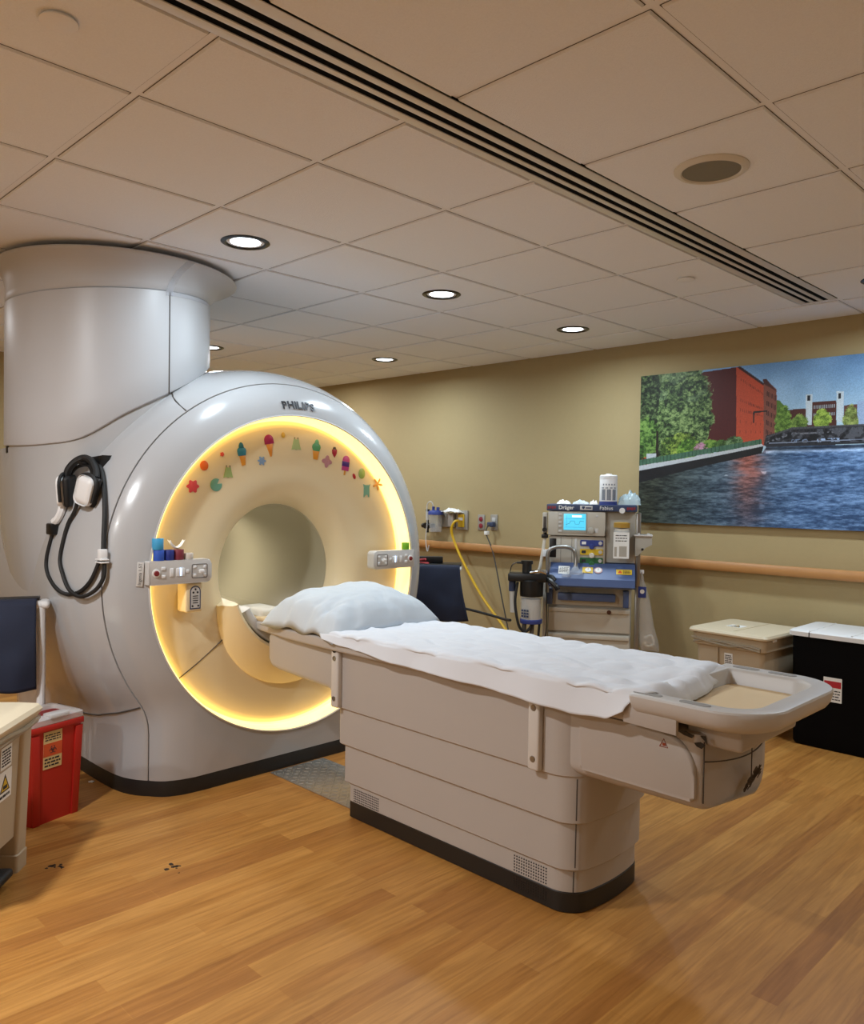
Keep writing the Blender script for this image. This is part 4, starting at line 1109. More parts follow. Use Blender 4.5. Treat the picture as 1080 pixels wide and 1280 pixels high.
b = NB()
for k in range(3):
    a = math.radians(90 + 120*k); c = (.0085*math.cos(a), .0085*math.sin(a))
    tube(b, [M @ Vector((c[0] + .008*math.cos(q), c[1] + .008*math.sin(q), .0018)) for q in np.linspace(a + .5 - PI*0, a + 2*PI - .5 - PI*0, 16)], .0013, n=5, sm=False)
tube(b, [M @ Vector((.006*math.cos(q), .006*math.sin(q), .0018)) for q in np.linspace(0, 2*PI, 16)], .001, n=5, sm=False); obj('biohazard_symbol', b, INK, lb)
o = lines_bm(M @ Matrix.Translation((0, .052, .001)), .07, .03, 3, 8, .22)
obj('print', o, INK, lb); obj('print', lines_bm(M @ Matrix.Translation((0, -.05, .001)), .072, .04, 3, 9, .25), INK, lb)

# beige step bin in the near corner of view
t = thing('step_bin', 'large beige step-on bin with cream lid and black pedal before the red sharps bin', 'waste bin', (-3.04, .735, 0), math.radians(138.5))
# local: front is -y (faces the table), +x is away to the viewer's right
b = NB()
loft(b, [[(p[0], p[1], z) for p in rrect(-w/2, w/2, -dd/2, dd/2, .02, 4)] for w, dd, z in ((.40, .37, .13), (.44, .40, .545))]); obj('body', b, TANP, t)
b = NB()
for sx in (-1, 1):
    loft(b, [[(sx*x + p[0], p[1], z) for p in rrect(-w/2, w/2, -dd/2, dd/2, .012, 3)] for x, w, dd, z in ((.180, .085, .40, 0), (.181, .085, .402, .06), (.182, .078, .394, .064), (.203, .072, .425, .545))])
obj('leg_pillar', b, TANP, t)
b = NB(); loft(b, [[(p[0], p[1], z) for p in rrect(-w/2, w/2, -dd/2, dd/2, .03, 5)] for w, dd, z in ((.475, .455, .520), (.50, .475, .545), (.515, .49, .555), (.518, .493, .563), (.50, .475, .577), (.44, .40, .587))]); obj('lid', b, TANL, t)
b = NB(); tube(b, [(.235, -.232, .530), (.1, -.24, .523), (-.05, -.236, .531), (-.2, -.24, .521)], .009); tube(b, [(.24, -.225, .515), (.0, -.235, .513), (-.2, -.23, .51)], .007); obj('bag_edge', b, BAG, t)
sticker_tri(frame((.055, -.1942, .345), (1, 0, 0), (0, -1, -.036)), .10, t, 'warning_label', 2, 2, True, .10)
sticker_tri(frame((.06, -.1975, .44), (1, 0, 0), (0, -1, -.036)), .075, t, 'label', 6, 6, False, .08)
b = NB(); box(b, -.11, .06, -.225, -.15, .03, .06, .012, 3); obj('foot_pedal', b, BLACKR, t)

# small white scrap on the floor
b = NB(); prism(b, petal(5, .014, .2), 0, .004, Matrix.Translation((-3.73, 1.53, 0)), .001)
solo('paper_scrap', b, PAPER, 'small white scrap of paper on the floor between sharps bin and scanner', 'scrap', (-3.73, 1.53, 0))

# ------------------------------------------------------------------ cloth-draped carts at both flanks
def cart(label, loc, rz, w, dpt, top, drop, post, over, sag):
    t = thing('utility_cart', label, 'cart', loc, rz)
    for sx in (-1, 1):
        for sy in (-1, 1):
            b = NB(); tube(b, [(sx*post, sy*dpt/2, .05), (sx*post, sy*dpt/2, top - .02)], .017, n=10, sm=False); obj('post', b, WHITEP, t)
            b = NB(); cyl(b, (sx*post - .012, sy*dpt/2, .03), (sx*post + .012, sy*dpt/2, .03), .03, n=18); obj('caster', b, BLACKR, t)
    b = NB(); box(b, -w/2 - over, w/2 + over, -dpt/2 - .018, dpt/2 + .018, top - .034, top, .016, 3); obj('top_shelf', b, WHITEP, t)
    b = NB(); box(b, -post, post, -dpt/2, dpt/2, .12, .14, .005); obj('lower_shelf', b, WHITEP, t)
    b = NB(); box(b, -w/2 - .035, w/2 + .01, -dpt/2 + .02, dpt/2 + .005, top + .0005, top + .014, .004); obj('black_tray', b, BLACK, t)
    b = NB(); g = []
    for j in range(29):
        v = j/28; row = []
        for i in range(37):
            u = i/36; x = -w/2 - .02 + (w + .02)*u
            if v < .14: y = -dpt/2 + .045 - (v/.14)*.078; z = top + .004
            else:
                q = (v - .14)/.86; x += sag*(u - .35)*q**1.4
                y = -dpt/2 - .033 - .035*math.sin(q*PI*.8) - (.012 + .014*q)*math.sin(u*9 + 1.2)*q - .010*noise.noise(Vector((u*4, q*3, loc[0]))); z = top - .002 - q*drop + .012*math.sin(u*5 + .5)*q
            row.append((x, y, z))
        g.append(row)
    loft(b, g, False, False, closed=False); o = obj('cloth_sling', b, NAVY, t, ang=180)
    m = o.modifiers.new('thick', 'SOLIDIFY'); m.thickness = .006; m.offset = 1
    return t
rl = math.radians(68); pr = Vector((-3.647, 1.275, 0)); ur = Vector((math.cos(rl), math.sin(rl), 0)); ub = Vector((-math.sin(rl), math.cos(rl), 0))
cl = pr - ur*.20 + ub*.04
c1 = cart('white cart hung with a navy cloth between the scanner flank and the red bin', tuple(cl), rl, .37, .08, .872, .36, .20, .05, .0)
c2 = cart('white cart hung with a navy cloth at the back wall, half behind the scanner', (-4.057, 4.037, 0), math.radians(42), .46, .20, .855, .36, .16, .012, .10)
b = NB(); box(b, -.16, .10, -.03, .03, 0, .045, .004, M=Matrix.Translation((-4.07, 4.06, .870)) @ Matrix.Rotation(math.radians(42), 4, 'Z')); o = solo('storage_box', b, BLACK, 'low black box on top of the far cart', 'box', (-4.07, 4.06, .870))
b = NB(); tube(b, [(-4.20, 3.92, .872), (-4.12, 3.96, .885), (-4.06, 3.985, .896), (-4.03, 3.99, .90)], .008); tube(b, [(-4.18, 3.93, .868), (-4.10, 3.975, .872), (-4.02, 4.01, .868)], .010)
solo('red_strap', b, mat('strap_red', 'c2464a', .7), 'small red strap lying over the navy cloth of the far cart', 'strap', (-4.10, 3.96, .87))

# ------------------------------------------------------------------ wall services behind the scanner
def plate(name, x, z, w, h, label, cat, m=STEEL, d=.008):
    t = thing(name, label, cat, (x, YW, z))
    b = NB(); box(b, -w/2, w/2, -d, 0, -h/2, h/2, .003); obj('cover_plate', b, m, t)
    return t
PLT = mat('plate_grey', 'a19c93', .4, metal=.2)
t = plate('wall_outlet', -4.478, 1.127, .075, .13, 'grey wall plate with two red sockets above the handrail', 'outlet', PLT)
for dz in (.028, -.028):
    b = NB(); lathe(b, [(.020, 0), (.020, -.004), (.015, -.006)], c=(0, -.008, dz), n=20, axis='y', cap1=True); obj('red_socket', b, mat('socket_red', '8a2432', .5), t)
t = plate('wall_outlet', -4.338, 1.132, .075, .13, 'grey wall plate with a dark blue plug and thin grey cord', 'outlet', PLT)
b = NB(); box(b, -.018, .018, -.011, -.008, .005, .04, .001); box(b, -.018, .018, -.011, -.008, -.045, -.01, .001); obj('socket_face', b, PANELG, t)
t = plate('wall_outlet', -4.690, 1.140, .13, .165, 'pale raised wall box with a yellow gas outlet above the handrail', 'gas outlet', PLT, .018)
b = NB(); box(b, -.035, .035, -.03, -.018, -.06, .05, .004); obj('gas_port', b, YEL, t)
b = NB(); box(b, -.024, .024, -.034, -.03, -.002, .022); obj('port_label', b, PAPER, t)
t = plate('wall_outlet', -4.86, 1.135, .18, .12, 'grey wall service box behind the suction canister', 'service box', PLT, .03)
b = NB(); box(b, .02, .08, -.034, -.03, -.05, .05, .002); obj('socket_face', b, PANELG, t)

# yellow hose, grey cord, black hose
b = NB(); tube(b, [(-4.69, YW - .05, 1.135), (-4.705, YW - .09, 1.125), (-4.73, YW - .10, 1.06), (-4.71, YW - .09, .97), (-4.60, YW - .10, .807), (-4.369, YW - .12, .54), (-4.06, YW - .2, .33), (-3.75, YW - .35, .18), (-3.45, YW - .5, .25)], .011, n=10)
solo('gas_hose', b, mat('hose_yellow', 'd8ac1c', .45), 'yellow gas hose curving down from the wall outlet towards the anesthesia machine', 'hose', (-4.2, YW - .1, .4))
b = NB(); tube(b, [(-4.33, YW - .012, 1.115), (-4.345, YW - .05, 1.115), (-4.37, YW - .055, 1.09), (-4.37, YW - .06, 1.03), (-4.29, YW - .06, .87), (-4.17, YW - .07, .47), (-4.05, YW - .1, .2), (-3.7, YW - .3, .02), (-3.3, YW - .4, .012)], .0055)
pc = thing('power_cord', 'thin grey power cord hanging from the blue plug to the floor', 'cord', (-4.2, YW - .08, .4))
obj('cord', b, mat('cord_grey', '4e4c48', .6), pc, W=True)
b = NB(); box(b, -4.375, -4.31, YW - .055, YW - .012, 1.095, 1.135, .008); obj('plug', b, MDARKBLUE, pc, W=True)
b = NB(); box(b, -4.385, -4.352, YW - .075, YW - .045, 1.03, 1.06, .003); obj('cord_tag', b, PAPER, pc, W=True)
b = NB(); tube(b, [(-4.25, 4.32, .52), (-4.12, 4.46, .505), (-3.88, 4.5, .478), (-3.70, 4.46, .47), (-3.56, 4.36, .49)], .010)
solo('air_hose', b, BLACKR, 'black hose running from the far cart to the breathing block', 'hose', (-3.9, 4.5, .478))

# suction canister and flow meter
s = thing('suction_canister', 'clear suction canister with a blue lid mounted above the handrail', 'suction canister', (-4.93, YW - .09, 1.03))
b = NB(); lathe(b, [(.048, .0), (.052, .004), (.062, .155), (.063, .16)], n=28, cap0=True); obj('jar', b, CLEAR, s)
b = NB(); lathe(b, [(.068, .15), (.068, .172), (.06, .184), (.02, .19)], n=28, cap0=True, cap1=True); lid = obj('lid', b, BLU, s)
b = NB(); cyl(b, (-.02, -.01, .18), (-.02, -.01, .22), .012); cyl(b, (.035, -.01, .18), (.035, -.01, .215), .014); obj('lid_port', b, BLU, lid)
b = NB(); tube(b, [(-.02, -.01, .21), (-.025, -.02, .25), (-.05, -.03, .262), (-.08, -.03, .22), (-.075, -.03, .08), (-.09, -.03, -.06), (-.07, -.03, -.17), (-.05, -.03, -.12)], .005); obj('suction_tube', b, CLEARW, s)
b = NB(); box(b, -.02, .02, .05, .09, .05, .15); obj('mount', b, PLT, s)
f = thing('flow_meter', 'black flow meter with clear tube beside the suction canister', 'flow meter', (-5.05, YW - .07, 1.08))
b = NB(); cyl(b, (0, 0, -.06), (0, 0, .05), .012); cyl(b, (0, .02, .0), (0, -.03, .0), .026); cyl(b, (-.06, 0, 0), (.05, 0, 0), .020); box(b, -.02, .02, 0, .07, -.015, .015); obj('valve_body', b, BLACK, f)
b = NB(); cyl(b, (0, 0, .05), (0, 0, .13), .017); obj('sight_tube', b, CLEARW, f)
b = NB(); cyl(b, (0, 0, .125), (0, 0, .145), .018); obj('top_cap', b, BLACK, f)
b = NB()
g = []
for i in range(17):
    row = []
    for j in range(9):
        u, v = i/16*2-1, j/8*2-1
        row.append((-4.765 + u*.095, YW - .055 + v*.045, 1.205 + .03*(1-u*u)*(1-v*v) + .014*noise.noise(Vector((u*3, v*3, .5)))))
    g.append(row)
loft(b, g, False, False, closed=False)
o = solo('cloth_wad', b, PAPER, 'crumpled white bag lying on the wall service box', 'bag', (-4.765, YW - .055, 1.2))
m = o.modifiers.new('thick', 'SOLIDIFY'); m.thickness = .004

# ------------------------------------------------------------------ anesthesia machine (local frame: front is -y)
am = thing('anesthesia_machine', 'grey and blue anesthesia machine with lit blue screen and drawers at the back wall', 'anesthesia machine', (-2.93, 4.38, 0), math.radians(32))
def P(name, m, parent=None, **k):
    def w(b): return obj(name, b, m, parent or am, **k)
    return w
DEP = .40
b = NB(); box(b, -.265, .265, .03, DEP, .10, .80, .01); P('cabinet', MGREY)(b)
for z0, z1 in ((.655, .785), (.485, .645), (.315, .475), (.145, .305)):
    b = NB(); box(b, -.258, .258, .012, .034, z0, z1 - .003, .005); dr = P('drawer', MLIGHT)(b)
    if z0 < .6:
        b = NB(); box(b, -.257, .257, -.002, .014, z1 - .035, z1 - .006, .005); obj('drawer_lip', b, MLIGHT, dr)
    if .45 < z0 < .5:
        b = NB(); cyl(b, (.127, .002, .62), (.127, -.006, .62), .014, n=16); obj('lock', b, mat('lock_brown', '5a3a2a', .4, metal=.4), dr)
b = NB(); box(b, -.196, .166, -.045, .012, .690, .738, .008); box(b, -.17, -.14, -.01, .02, .70, .73); box(b, .11, .14, -.01, .02, .70, .73); P('drawer_handle', MBLUE)(b)
for x0, x1, z0, z1 in ((.213, .248, .655, .765), (-.266, -.232, .66, .762)):
    b = NB(); box(b, x0, x1, -.03, .014, z0, z1, .006); P('corner_bumper', MBLUE)(b)
for x in (.300, -.283):
    b = NB(); box(b, x - .015, x + .015, .02, .06, .08, .80, .006); P('side_rail', STEEL if x > 0 else MLIGHT)(b)
b = NB(); box(b, .285, .315, .02, .06, .78, 1.26, .006); P('side_rail', STEEL)(b)
b = NB(); box(b, -.29, .29, .0, DEP, .05, .11, .02); P('base', MGREY)(b)
for sx in (-1, 1):
    for y in (.04, DEP - .04):
        b = NB(); cyl(b, (sx*.25 - .015, y, .05), (sx*.25 + .015, y, .05), .05, n=20); P('caster', BLACKR)(b)
# blue work shelf
b = NB(); prism(b, [(-.13, .795), (-.12, .84), (-.01, .93), (.1, .935), (.1, .785), (-.12, .785)], -.248, .282, Matrix(((0, 0, 1, 0), (1, 0, 0, 0), (0, 1, 0, 0), (0, 0, 0, 1))), .0); sh = P('work_shelf', MBLUE)(b)
SN = Vector((0, -.636, .772)).normalized()
def onsh(x, f): return frame((x, -.12 + .11*f, .84 + .09*f) , (1, 0, 0), (0, -.634, .774)) @ Matrix.Translation((0, 0, .001))
b = NB(); box(b, -.048, .048, -.022, .022, 0, .0015, M=onsh(.215, .5)); wl = obj('warning_label', b, YEL, sh)
b = NB(); M = onsh(.19, .5); prism(b, [(-.016, -.012), (.016, -.012), (0, .015)], .0015, .002, M); obj('triangle', b, ORG, wl)
obj('print', lines_bm(onsh(.232, .5) @ Matrix.Translation((0, 0, .0015)), .045, .03, 3, 4), INK, wl)
b = NB(); box(b, -.035, .035, -.035, .035, 0, .0015, M=onsh(-.158, .52)); nl = obj('paper_note', b, PAPER, sh); obj('print', lines_bm(onsh(-.158, .52) @ Matrix.Translation((0, 0, .0015)), .055, .05, 5, 14, .18), INK, nl)
for x, c in ((-.007, YEL), (.056, mat('gauge_pink', 'c9a6a4', .5))):
    b = NB(); cyl(b, onsh(x, .55) @ Vector((0, 0, 0)), onsh(x, .55) @ Vector((0, 0, .004)), .026, n=28)
    if x < 0: box(b, -.036, .03, -.026, .026, 0, .002, M=onsh(x, .55))
    gz = obj('gauge_ring', b, c, sh)
    b = NB(); cyl(b, onsh(x, .55) @ Vector((0, 0, .004)), onsh(x, .55) @ Vector((0, 0, .006)), .019, n=28); obj('gauge_dial', b, PAPER, gz)
    b = NB(); box(b, -.001, .001, -.004, .015, .006, .007, M=onsh(x, .55)); obj('needle', b, INK, gz)
# breathing bag mount glass domes on the shelf
b = NB(); lathe(b, [(.055, 0), (.055, .012), (.03, .02), (.012, .05), (.014, .055)], c=(-.085, -.085, .868), n=24, cap0=True); P('clear_valve_dome', CLEAR)(b)
b = NB(); lathe(b, [(.03, 0), (.03, .012), (.012, .02)], c=(-.14, -.10, .85), n=20, cap0=True, cap1=True); P('clear_valve_dome', CLEAR)(b)
# vent module & upper housing
b = NB(); box(b, -.262, .096, .0, DEP, .925, 1.10, .008); P('flow_module', MLIGHT)(b)
b = NB(); box(b, -.258, -.214, -.003, .02, .962, 1.084, .003); P('flow_window', BLACK)(b)
for x in (-.185, -.115):
    b = NB(); box(b, x - .001, x + .001, -.001, .004, .93, 1.095); P('module_joint', SEAM)(b)
b = NB(); box(b, -.098, -.082, -.004, .0, .955, 1.085, .002); P('flow_tube', PANELG)(b)
for zc, m2 in ((1.060, BLU), (1.003, YEL), (.947, GRN)):
    b = NB(); prism(b, rrect(-.062, .082, zc - .019, zc + .019, .006, 3), 0, .005, frame((0, 0, 0), (1, 0, 0), (0, -1, 0))); vp = P('control_plate', m2)(b)
    b = NB(); box(b, -.052, -.025, -.0065, -.004, zc - .009, zc + .009); obj('print', b, INK if m2 is not BLU else PAPER, vp)
    b = NB(); lathe(b, [(.017, 0), (.017, -.012), (.013, -.016)], c=(.012, -.005, zc - .022), n=20, axis='y', cap1=True); obj('knob', b, m2 if m2 is not YEL else OFFW, vp)
    b = NB(); lathe(b, [(.012, 0), (.011, -.004)], c=(.065, -.005, zc), n=18, axis='y', cap1=True); obj('dial', b, PANELG, vp)
b = NB(); box(b, -.268, .094, -.02, DEP, 1.105, 1.262, .008); up = P('monitor_housing', MLIGHT)(b)
b = NB(); box(b, -.205, -.02, -.024, -.018, 1.122, 1.255, .003); obj('key_panel', b, MGREY, up)
b = NB(); box(b, -.168, -.028, -.0265, -.023, 1.142, 1.246, .001); scn = obj('screen', b, mat('screen_cyan', '3a9cc0', .3, em='52c0e2', es=.55), up)
SCL = mat('screen_line', 'd4f4ff', .4, em='d8f6ff', es=1.0); SCD = mat('screen_dark', '1f5f86', .4)
b = NB(); box(b, -.115, -.055, -.0275, -.026, 1.225, 1.236); obj('screen_header', b, SCL, scn)
b = NB(); tube(b, [(-.155, -.027, 1.175), (-.13, -.027, 1.185), (-.125, -.027, 1.20), (-.10, -.027, 1.20), (-.095, -.027, 1.18), (-.07, -.027, 1.18), (-.065, -.027, 1.20), (-.04, -.027, 1.198)], .0012, n=5, sm=False)
for z in (1.16, 1.215): box(b, -.16, -.036, -.0274, -.026, z - .0006, z + .0006)
box(b, -.150, -.149, -.0274, -.026, 1.165, 1.235); obj('screen_trace', b, SCD, scn)
for z in (1.24, 1.215, 1.19, 1.165, 1.135):
    b = NB(); box(b, -.200, -.180, -.0265, -.023, z - .007, z + .007, .001); obj('key', b, PANELG, up)
b = NB(); lathe(b, [(.021, 0), (.020, -.016), (.015, -.019)], c=(.004, -.02, 1.14), n=24, axis='y', cap1=True); obj('knob', b, MGREY, up)
b = NB(); box(b, .03, .05, -.023, -.019, 1.125, 1.155, .001); box(b, .035, .048, -.023, -.019, 1.225, 1.24, .001); obj('key', b, PANELG, up)
b = NB(); box(b, .094, .282, .02, DEP, .935, 1.265, .006); P('right_bay', MGREY)(b)
b = NB(); box(b, -.278, .290, -.026, DEP, 1.264, 1.306, .005); fs = P('top_fascia', MDARKBLUE)(b)
def fl(x, z=1.285): return frame((x, -.0268, z), (1, 0, 0), (0, -1, 0))
obj('lettering', text_bm('Dräger', .034, fl(-.153), .0004, bold=.0006), PAPER, fs)
obj('lettering', text_bm('Fabius', .034, fl(.098), .0004), PAPER, fs)
b = NB(); box(b, -.066, .012, -.0285, -.026, 1.272, 1.299, .0005); pl = obj('asset_plate', b, PANELG, fs)
b = NB(); prism(b, [(-.054, 1.295), (-.036, 1.295), (-.036, 1.284), (-.045, 1.276), (-.054, 1.284)], .0285, .0292, frame((0, 0, 0), (1, 0, 0), (0, -1, 0))); box(b, -.030, .005, -.0292, -.0284, 1.281, 1.289); obj('shield_print', b, MDARKBLUE, pl)
b = NB()
for x0 in (-.272, .225):
    for k in range(4): box(b, x0 + k*.014, x0 + k*.014 + .010, -.0275, -.026, 1.275 + .003*(k % 2), 1.293)
obj('indicator_lamps', b, mat('indicator_red', '8a2a34', .5), fs)
b = NB(); cyl(b, (.196, -.018, 1.272), (.196, -.042, 1.272), .018, n=18); obj('white_knob', b, WHITEP, fs)
# canister in the right bay
b = NB(); lathe(b, [(.045, 0), (.048, .004), (.048, .17)], c=(.196, -.035, .978), n=28, cap0=True); P('absorber_jar', CLEARW)(b)
b = NB(); lathe(b, [(.043, 0), (.043, .06)], c=(.196, -.035, 1.10), n=28, cap0=True, cap1=True); P('jar_filling', OFFW)(b)
b = NB(); lathe(b, [(.05, .0), (.05, .03), (.03, .034)], c=(.196, -.035, 1.165), n=28, cap0=True, cap1=True); P('jar_cap', mat('cap_ochre', 'a8822e', .5))(b)
M = frame((.194, -.0845, 1.055), (1, 0, 0), (0, -1, 0))
b = NB(); box(b, -.048, .048, -.082, .082, 0, .001, M=M); pt = P('hanging_sheet', PAPER)(b)
obj('print', lines_bm(M @ Matrix.Translation((0, .045, .001)), .07, .05, 3, 22, .16), INK, pt)
b = NB(); box(b, -.012, .034, -.07, -.005, .001, .0016, M=M); box(b, -.042, -.026, -.07, -.01, .001, .0016, M=M); obj('print_block', b, MGREY, pt)
# bracket arm at right
b = NB(); prism(b, [(.28, 1.115), (.383, 1.115), (.383, 1.06), (.345, 1.04), (.30, .99), (.28, .985)], -.06, .06, Matrix(((1, 0, 0, 0), (0, 0, 1, .04), (0, 1, 0, 0), (0, 0, 0, 1))), .004); arm = P('side_arm', MGREY)(b)
b = NB(); box(b, .27, .386, -.03, .11, 1.112, 1.122, .003); cyl(b, (.30, .0, 1.12), (.30, .0, 1.132), .008); cyl(b, (.36, .0, 1.12), (.36, .0, 1.132), .008); obj('arm_top', b, PANELG, arm)
b = NB(); cyl(b, (.325, -.018, 1.03), (.325, -.024, 1.03), .008, n=14); obj('arm_bolt', b, BLACK, arm)
# flow tube at left
b = NB(); box(b, -.306, -.275, .0, .04, 1.12, 1.25, .004); fm = P('auxiliary_flow_meter', MLIGHT)(b)
b = NB(); box(b, -.30, -.281, -.002, .002, 1.15, 1.225, .001); obj('sight_glass', b, SEAM, fm)
b = NB(); cyl(b, (-.29, -.0, 1.14), (-.29, -.03, 1.14), .014, n=16); cyl(b, (-.288, .01, 1.12), (-.288, .01, 1.085), .012, n=12); box(b, -.31, -.268, -.012, .02, 1.085, 1.11, .004); obj('flow_knob', b, BLACK, fm)
b = NB(); tube(b, [(-.289, .01, 1.085), (-.30, .0, 1.0), (-.315, -.01, .90), (-.33, -.03, .86)], .010); obj('pale_hose', b, OFFW, fm)
b = NB(); box(b, -.30, -.265, -.015, .02, .965, 1.01, .004); P('connector_block', WHITEP)(b)
# bag arm pipe
b = NB(); tube(b, [(-.262, -.06, .74), (-.263, -.06, .90), (-.263, -.06, .985), (-.245, -.06, 1.018), (-.205, -.06, 1.032), (-.14, -.06, 1.032), (-.10, -.06, 1.015), (-.085, -.06, .97), (-.085, -.07, .91)], .0125, n=12); P('bag_arm', STEEL)(b)
# breathing block with absorber canister on the left
b = NB(); box(b, -.50, -.255, -.20, -.08, .815, .868, .01); bk = P('breathing_block', BLACK)(b)
b = NB(); cyl(b, (-.385, -.15, .866), (-.385, -.15, .935), .030); cyl(b, (-.385, -.15, .925), (-.385, -.15, .947), .038); box(b, -.45, -.38, -.16, -.14, .925, .938, .003); obj('pressure_valve', b, BLACK, bk)
b = NB(); tube(b, [(-.45, -.15, .932), (-.48, -.15, .915), (-.493, -.15, .868)], .003); obj('thin_line', b, BLACK, bk)
b = NB(); lathe(b, [(.032, 0), (.032, .02), (.02, .026)], c=(-.32, -.16, .868), n=20, cap0=True, cap1=True); lathe(b, [(.028, 0), (.028, .018), (.015, .022)], c=(-.285, -.12, .868), n=20, cap0=True, cap1=True); tube(b, [(-.36, -.19, .875), (-.30, -.2, .885), (-.26, -.19, .872)], .009); obj('valve_fitting', b, CHROME, bk)
b = NB(); lathe(b, [(.072, .0), (.074, .01), (.074, .10), (.066, .105)], c=(-.355, -.14, .722), n=32, cap0=True, cap1=True); obj('canister_head', b, BLACK, bk)
b = NB(); lathe(b, [(.066, 0), (.068, .004), (.070, .16)], c=(-.355, -.14, .562), n=32, cap0=True); P('soda_lime_canister', CLEAR)(b)
b = NB(); lathe(b, [(.060, 0), (.061, .13)], c=(-.355, -.14, .575), n=32, cap0=True, cap1=True); P('soda_lime', mat('granules', 'cfc9bf', .9, bump=(300, .6)))(b)
b = NB(); lathe(b, [(.069, 0), (.071, .004), (.071, .024), (.068, .028)], c=(-.355, -.14, .550), n=32, cap0=True, cap1=True); P('canister_base', BLU)(b)
M = frame((-.385, -.2075, .62), (1, .45, 0), (-.45, -1, 0))
b = NB()
for i in range(3):
    for j in range(3): box(b, -.028 + i*.019, -.014 + i*.019, -.026 + j*.018, -.014 + j*.018, 0, .0012, M=M)
P('canister_print', MDARKBLUE)(b)
b = NB(); cyl(b, (-.476, -.15, .815), (-.476, -.15, .75), .022); P('sensor_top', MDARKBLUE)(b)
b = NB(); cyl(b, (-.474, -.15, .75), (-.47, -.15, .615), .020, .017); P('water_trap', CLEARW)(b)
b = NB(); tube(b, [(-.44, -.17, .81), (-.452, -.19, .70), (-.44, -.20, .60), (-.42, -.20, .53), (-.39, -.19, .50), (-.36, -.19, .52), (-.345, -.18, .545)], .009); P('black_tube', BLACKR)(b)
for x in (-.395, -.345, -.30):
    b = NB(); tube(b, [(x, -.15, .55), (x - .005, -.16, .46), (x - .01, -.15, .34), (x + .05, -.08, .24)], .014 if x < -.31 else .008, n=10); P('corrugated_hose', mat('hose_grey', '55534f', .5) if x < -.31 else BLACKR)(b)
b = NB(); tube(b, [(-.27, -.14, .84), (-.24, -.18, .83), (-.20, -.20, .80), (-.185, -.2, .775)], .016); tube(b, [(-.25, -.15, .85), (-.225, -.17, .85), (-.205, -.18, .83)], .014); P('elbow_connector', BLACK)(b)
b = NB(); tube(b, [(-.268, -.06, .79), (-.262, -.07, .62), (-.265, -.08, .48), (-.30, -.1, .40)], .0035); P('thin_cable', BLACK)(b)
XFam = XF[am]
def amw(x, y, z): return XFam @ Vector((x, y, z))
# things standing on the machine
c = amw(.108, .06, 1.306)
w = thing('wipes_tub', 'white tub of disinfectant wipes with printed label standing on the anesthesia machine', 'wipes tub', c, math.radians(32))
b = NB(); lathe(b, [(.054, .0), (.056, .004), (.056, .165), (.054, .17)], n=36, cap0=True); obj('tub', b, WHITEP, w)
b = NB(); lathe(b, [(.0568, .0), (.0568, .022)], n=36); obj('base_band', b, BLU, w)
b = NB(); lathe(b, [(.0565, .165), (.0565, .185), (.05, .192), (.02, .194), (.018, .20), (.001, .201)], n=36, cap1=True); obj('lid', b, WHITEP, w)
b = NB()
for i in range(-5, 6):
    a0 = -PI/2 + i*.16; 
    for z0, z1, md in ((.125, .135, 2), (.105, .112, 3), (.03, .10, 4)):
        if (i*7 + int(z0*1000)) % md == 0: continue
        pts = [(.0568*math.cos(a), .0568*math.sin(a)) for a in (a0, a0 + .14)]
        loft(b, [[(p[0], p[1], z) for p in pts] for z in (z0, z1)], False, False, closed=False)
obj('label_print', b, mat('tub_print', '7d8490', .6), w)
def crumple(cx, cy, z, rx, ry, h, seed):
    b = NB(); g = []
    for i in range(21):
        row = []
        for j in range(21):
            u, v = i/20*2-1, j/20*2-1; e = max(0, (1-u*u)*(1-v*v))**.5
            n = noise.noise(Vector((u*2.6, v*2.6, seed))) + .6*noise.noise(Vector((u*6, v*6, seed)))
            q = amw(cx + u*rx*(1 + .1*n), cy + v*ry, z + h*e*(1 + .6*n)); row.append(q)
        g.append(row)
    return loft(b, g, False, False, closed=False)
b = crumple(.24, .10, 1.308, .072, .07, .075, 3.3)
o = solo('plastic_bag', b, clear_mat('bag_blue_clear', 'c6dde6', .6, .15), 'crumpled clear and pale blue plastic bag beside the wipes tub', 'plastic bag', amw(.24, .10, 1.306), ang=25)
for k, (x, wd, lab) in enumerate(((-.172, .042, 'flat white packet with blue print on top of the machine above the screen'), (-.065, .050, 'wrapped white tube packet on top of the machine, middle of the three packets'), (.018, .026, 'small folded white packet next to the wipes tub'))):
    b = crumple(x, .02, 1.308, wd, .045, .022, 7.1 + k)
    o = solo('packet', b, [PAPER, PILLOW, PAPER][k], lab, 'packet', amw(x, .02, 1.306), 'packets on top of the anesthesia machine', ang=25)
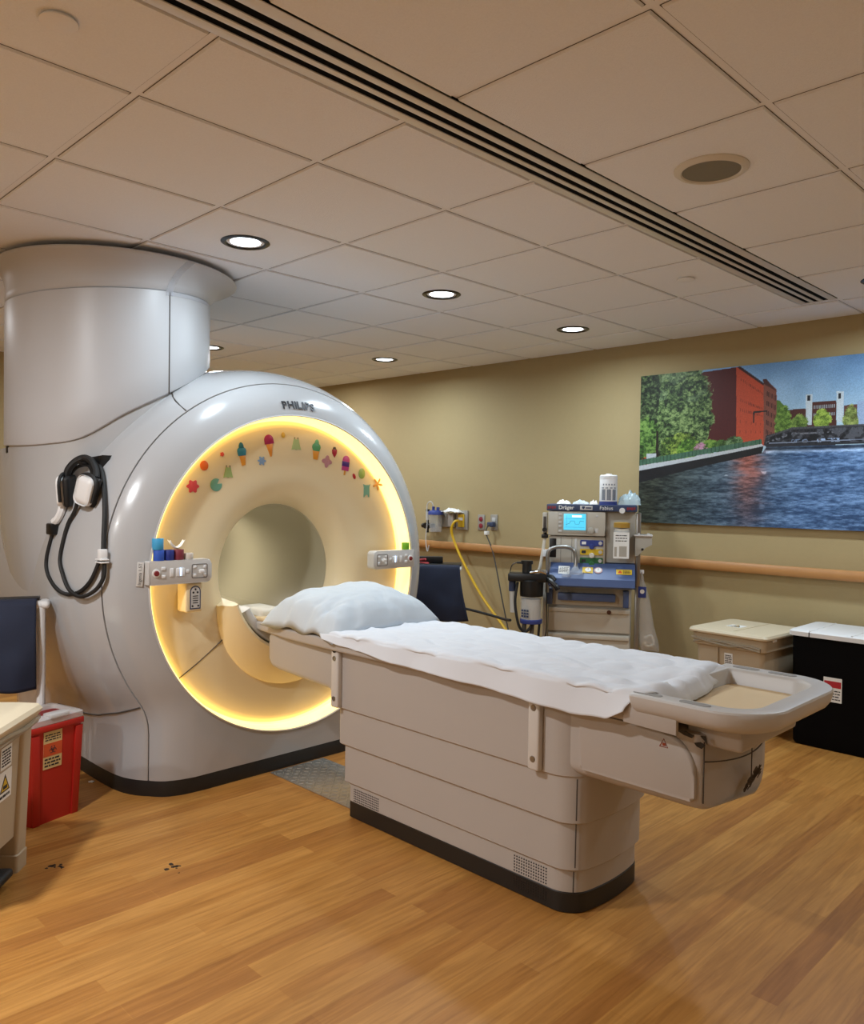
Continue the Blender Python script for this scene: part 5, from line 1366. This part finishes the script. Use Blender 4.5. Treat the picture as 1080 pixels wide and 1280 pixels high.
# bag of tubing hanging at the machine's side
hb = thing('hanging_bag', 'clear plastic bag with a blue label hanging at the side of the anesthesia machine', 'plastic bag', amw(.36, .05, .38), math.radians(32))
b = NB(); rings = []
for z, w_, d_, dx in ((.50, .006, .008, -.035), (.44, .016, .018, -.033), (.38, .028, .022, -.025), (.28, .038, .03, -.012), (.16, .05, .036, .0), (.06, .058, .04, .015), (.02, .06, .03, .022), (.0, .055, .01, .028)):
    rings.append([(dx + w_*math.cos(a)*(1 + .15*noise.noise(Vector((math.cos(a)*2, math.sin(a)*2, z*8)))), d_*math.sin(a), z + .004*math.sin(a*3)) for a in np.linspace(0, 2*PI, 24, endpoint=False)])
loft(b, rings); obj('bag', b, clear_mat('thin_bag', 'd6d2cc', .38, .3), hb, ang=40)
b = NB(); box(b, -.055, -.005, -.034, -.024, .34, .41, .002); lab = obj('blue_label', b, BLU, hb)
b = NB(); cyl(b, (-.03, -.034, .38), (-.03, -.0355, .38), .014, n=16); obj('label_print', b, PAPER, lab)
b = NB(); tube(b, [(-.01, -.02, .08), (.03, -.02, .10), (.05, -.015, .05), (.01, -.02, .03), (-.01, -.02, .06)], .008); obj('coiled_tubing', b, OFFW, hb)
b = NB(); box(b, -.045, -.02, -.005, .01, .49, .515, .003); obj('bag_tie', b, WHITEP, hb)

# ------------------------------------------------------------------ camera and render look
yaw, pitch, roll = .783570881, -.022422193, .0148209234
f = Vector((-math.sin(yaw)*math.cos(pitch), math.cos(yaw)*math.cos(pitch), math.sin(pitch)))
r = Vector((math.cos(yaw), math.sin(yaw), 0)); u = r.cross(f)
r2 = r*math.cos(roll) + u*math.sin(roll); u2 = u*math.cos(roll) - r*math.sin(roll)
cam = bpy.data.cameras.new('camera'); co = bpy.data.objects.new('camera', cam); COL.objects.link(co)
Mx = Matrix((r2, u2, -f)).transposed().to_4x4(); Mx.translation = (0, 0, 1.36); co.matrix_world = Mx
cam.sensor_fit = 'VERTICAL'; cam.sensor_height = 36; cam.lens = 36*1009.5157/1280; cam.clip_start = .02
SC.camera = co
wd = bpy.data.worlds.new('world'); SC.world = wd; wd.use_nodes = True
wd.node_tree.nodes['Background'].inputs[0].default_value = (.02, .02, .02, 1)
vs = SC.view_settings; SC.display_settings.display_device = 'sRGB'
vs.view_transform = 'Standard'; vs.look = 'None'; vs.gamma = 1; vs.use_curve_mapping = False; vs.exposure = .93
